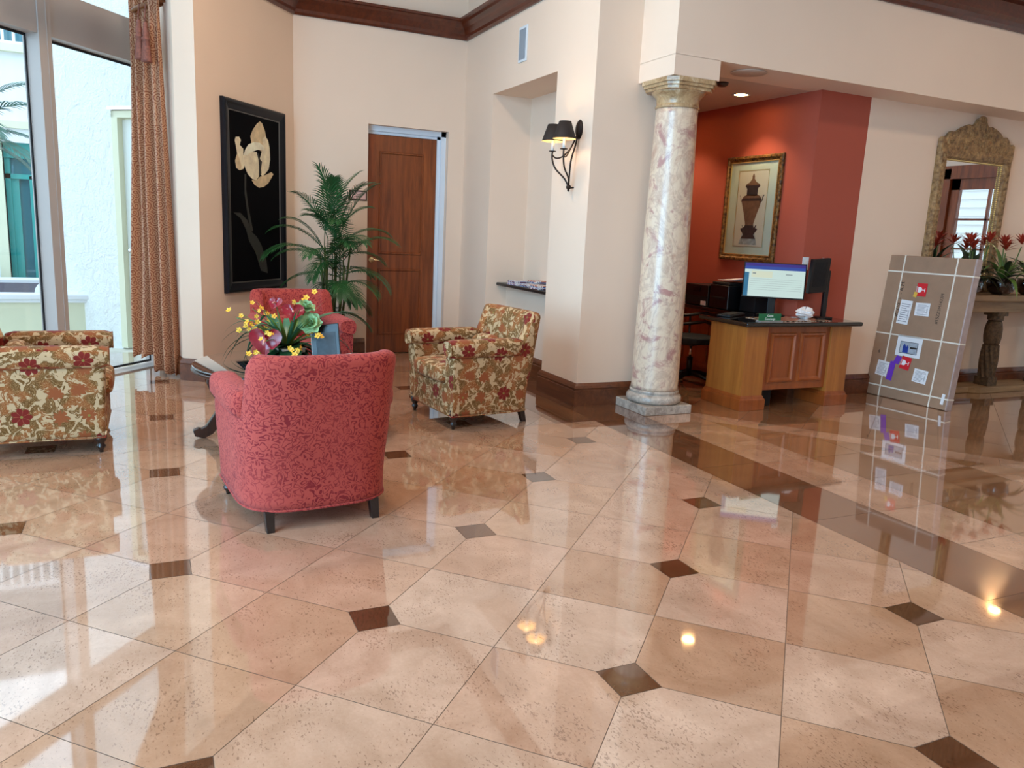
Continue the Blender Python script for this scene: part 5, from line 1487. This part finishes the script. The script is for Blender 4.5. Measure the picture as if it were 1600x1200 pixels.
MB().box((-.48, -.05, 2.515), (.46, .02, 2.55)).build('drip_edge', 'chrome', ed)
mb = MB().lathe([(.001, 0), (.032, 0), (.03, .012), (.012, .016), (.012, .035), (.024, .045), (.026, .06), (.015, .07), (.001, .072)], seg=20, mat=Matrix.Translation((-.30, .05, 1.07)) @ Matrix.Rotation(R(90), 4, 'X'))
tag(mb.build('door_handle', 'chrome', dl), 'round chrome knob')
# planter walls
pw = empty('garden_planter', (-10.0, -1.0, 0), 0, 'low white rendered planter wall outside the window with stone cap', 'planter')
def pl_(mb, pts, z0, z1): return mb.prism([(x + 10, y + 1) for x, y in pts], z0, z1)
A0, A1 = Vector((-9.87, -.655)), Vector((-9.80, -2.9)); 
pl_(MB(), [(-10.05, -.70), (-9.93, -.66), (-9.86, -3.2), (-10.05, -3.2)], -.05, .46).build('planter_wall', 'cream', pw)
mb = MB(); pl_(mb, [(-10.12, -.70), (-9.89, -.62), (-9.80, -3.2), (-10.12, -3.2)], .49, .55); pl_(mb, [(-10.10, -.70), (-9.905, -.64), (-9.825, -3.2), (-10.10, -3.2)], .455, .492)
mb.build('stone_cap', 'ewhite', pw, .012, 3)
pl_(MB(), [(-13.2, -.9), (-10.12, -.9), (-10.1, -3.2), (-13.2, -3.2)], .2, .42).build('mulch_bed', 'mulch', pw)
o = MB().sphere((0, 0, 0), .35, 20, 12, 0, (1.2, .8, .55)).build('boulder', 'ewhite'); o.location = (-11.2, -1.05, .45); tag(o, 'pale rounded boulder in the planter bed outside', 'rock')
# far building
fb = empty('neighbouring_building', (-14, -2.5, 0), 0, 'white building across the courtyard with teal door and balcony', 'building')
mb = MB().box((-1.5, -5, -.1), (0, .02, 2.45)).box((-1.5, .02 + 1.2, -.1), (0, 3.5, 2.45)).box((-1.5, .0, 2.45), (0, 3.5, 3.70)).box((-1.5, -5, 2.45), (0, .02, 3.70))
mb = MB().box((-1.5, -5, -.1), (0, .55, 3.72)).box((-1.5, 1.8, -.1), (0, 4.5, 3.72)).box((-1.5, .55, 2.42), (0, 1.8, 3.72)).box((-1.5, .55, -.1), (-.3, 1.8, 2.42)).box((-3.4, -5, -.1), (-3.2, 4.5, 7))
mb.build('facade', 'ewhite', fb, fix=False)
mb = MB().box((0, -5, 2.62), (.06, 4.5, 2.72)).box((0, -5, 3.68), (.12, 4.5, 3.78)); mb.build('string_course', 'cream', fb)
MB().box((-.28, .55, -.1), (-.20, 1.8, 2.42)).build('teal_glazing', 'tealg', fb)
mb = MB().box((-.2, .55, -.1), (-.12, .62, 2.42)).box((-.2, .86, -.1), (-.12, .94, 1.95)).box((-.2, .55, 1.9), (-.12, 1.8, 1.97)).box((-.2, .55, 2.2), (-.1, 1.8, 2.42)).box((-.19, .60, -.1), (-.16, .72, 1.92))
mb.build('teal_door_frame', 'teal', fb, fix=False)
MB().box((-.12, .42, -.1), (.03, .55, 2.5)).build('door_surround', 'cream', fb)
mb = MB().box((-.06, -5, 4.55), (0, 4.5, 4.62)).box((-.06, -5, 3.78), (0, 4.5, 3.84))
for k in range(44): mb.box((-.05, -3.0 + k * .14, 3.8), (-.01, -2.965 + k * .14, 4.6))
mb.build('balcony_railing', 'ewhite', fb)
MB().box((-1.6, -5, 3.72), (-1.45, 4.5, 7)).build('upper_glazing', 'tealg', fb)
ms = empty('stepped_bench', (-13.3, -2.0, 0), 0, 'low white slatted bench in front of the far building', 'bench')
MB().box((-.3, -2.0, .38), (.2, 2.0, .46)).build('bench_top', 'ewhite', ms); MB().box((-.2, -1.9, -.02), (.1, 1.9, .38)).build('bench_base', 'tealg', ms)
M['opalm'] = plain('outdoor_palm_leaflet', '#3f6a5a', .4, var=.4, vscale=6)
op = empty('outdoor_palm', (-11.6, -2.1, .3), 0, 'green palm growing in the courtyard outside the left window pane', 'plant')
MB().lathe([(.001, 0), (.12, 0), (.10, .6), (.09, 1.6), (.08, 2.0), (.001, 2.05)], seg=18).build('trunk', 'cane', op)
pl = op; pm = M['palm']; M['palm'] = M['opalm']
for k, (az, el, L, dr) in enumerate([(85, 15, 1.0, .9), (70, 38, 1.1, .9), (95, 55, 1.1, 1.0), (60, 2, 1.0, .8), (100, -8, .95, 1.0), (40, 25, .9, 1.2), (-90, 30, 1.0, 1.2), (180, 30, .9, 1.2), (-20, 30, .9, 1.2), (75, 70, .8, .6)]):
    frond(Vector((0, 0, 2.0)), R(az), R(el), L, dr, 2.2, .15)
M['palm'] = pm
# siding seen through the french doors
o = MB().box((-9, 16.2, 0), (6, 16.5, 5))
for k in range(26): o.box((-9, 16.16, .1 + k * .18), (6, 16.2, .12 + k * .18))
struct('wall_siding', o, 'ewhite', fix=False)
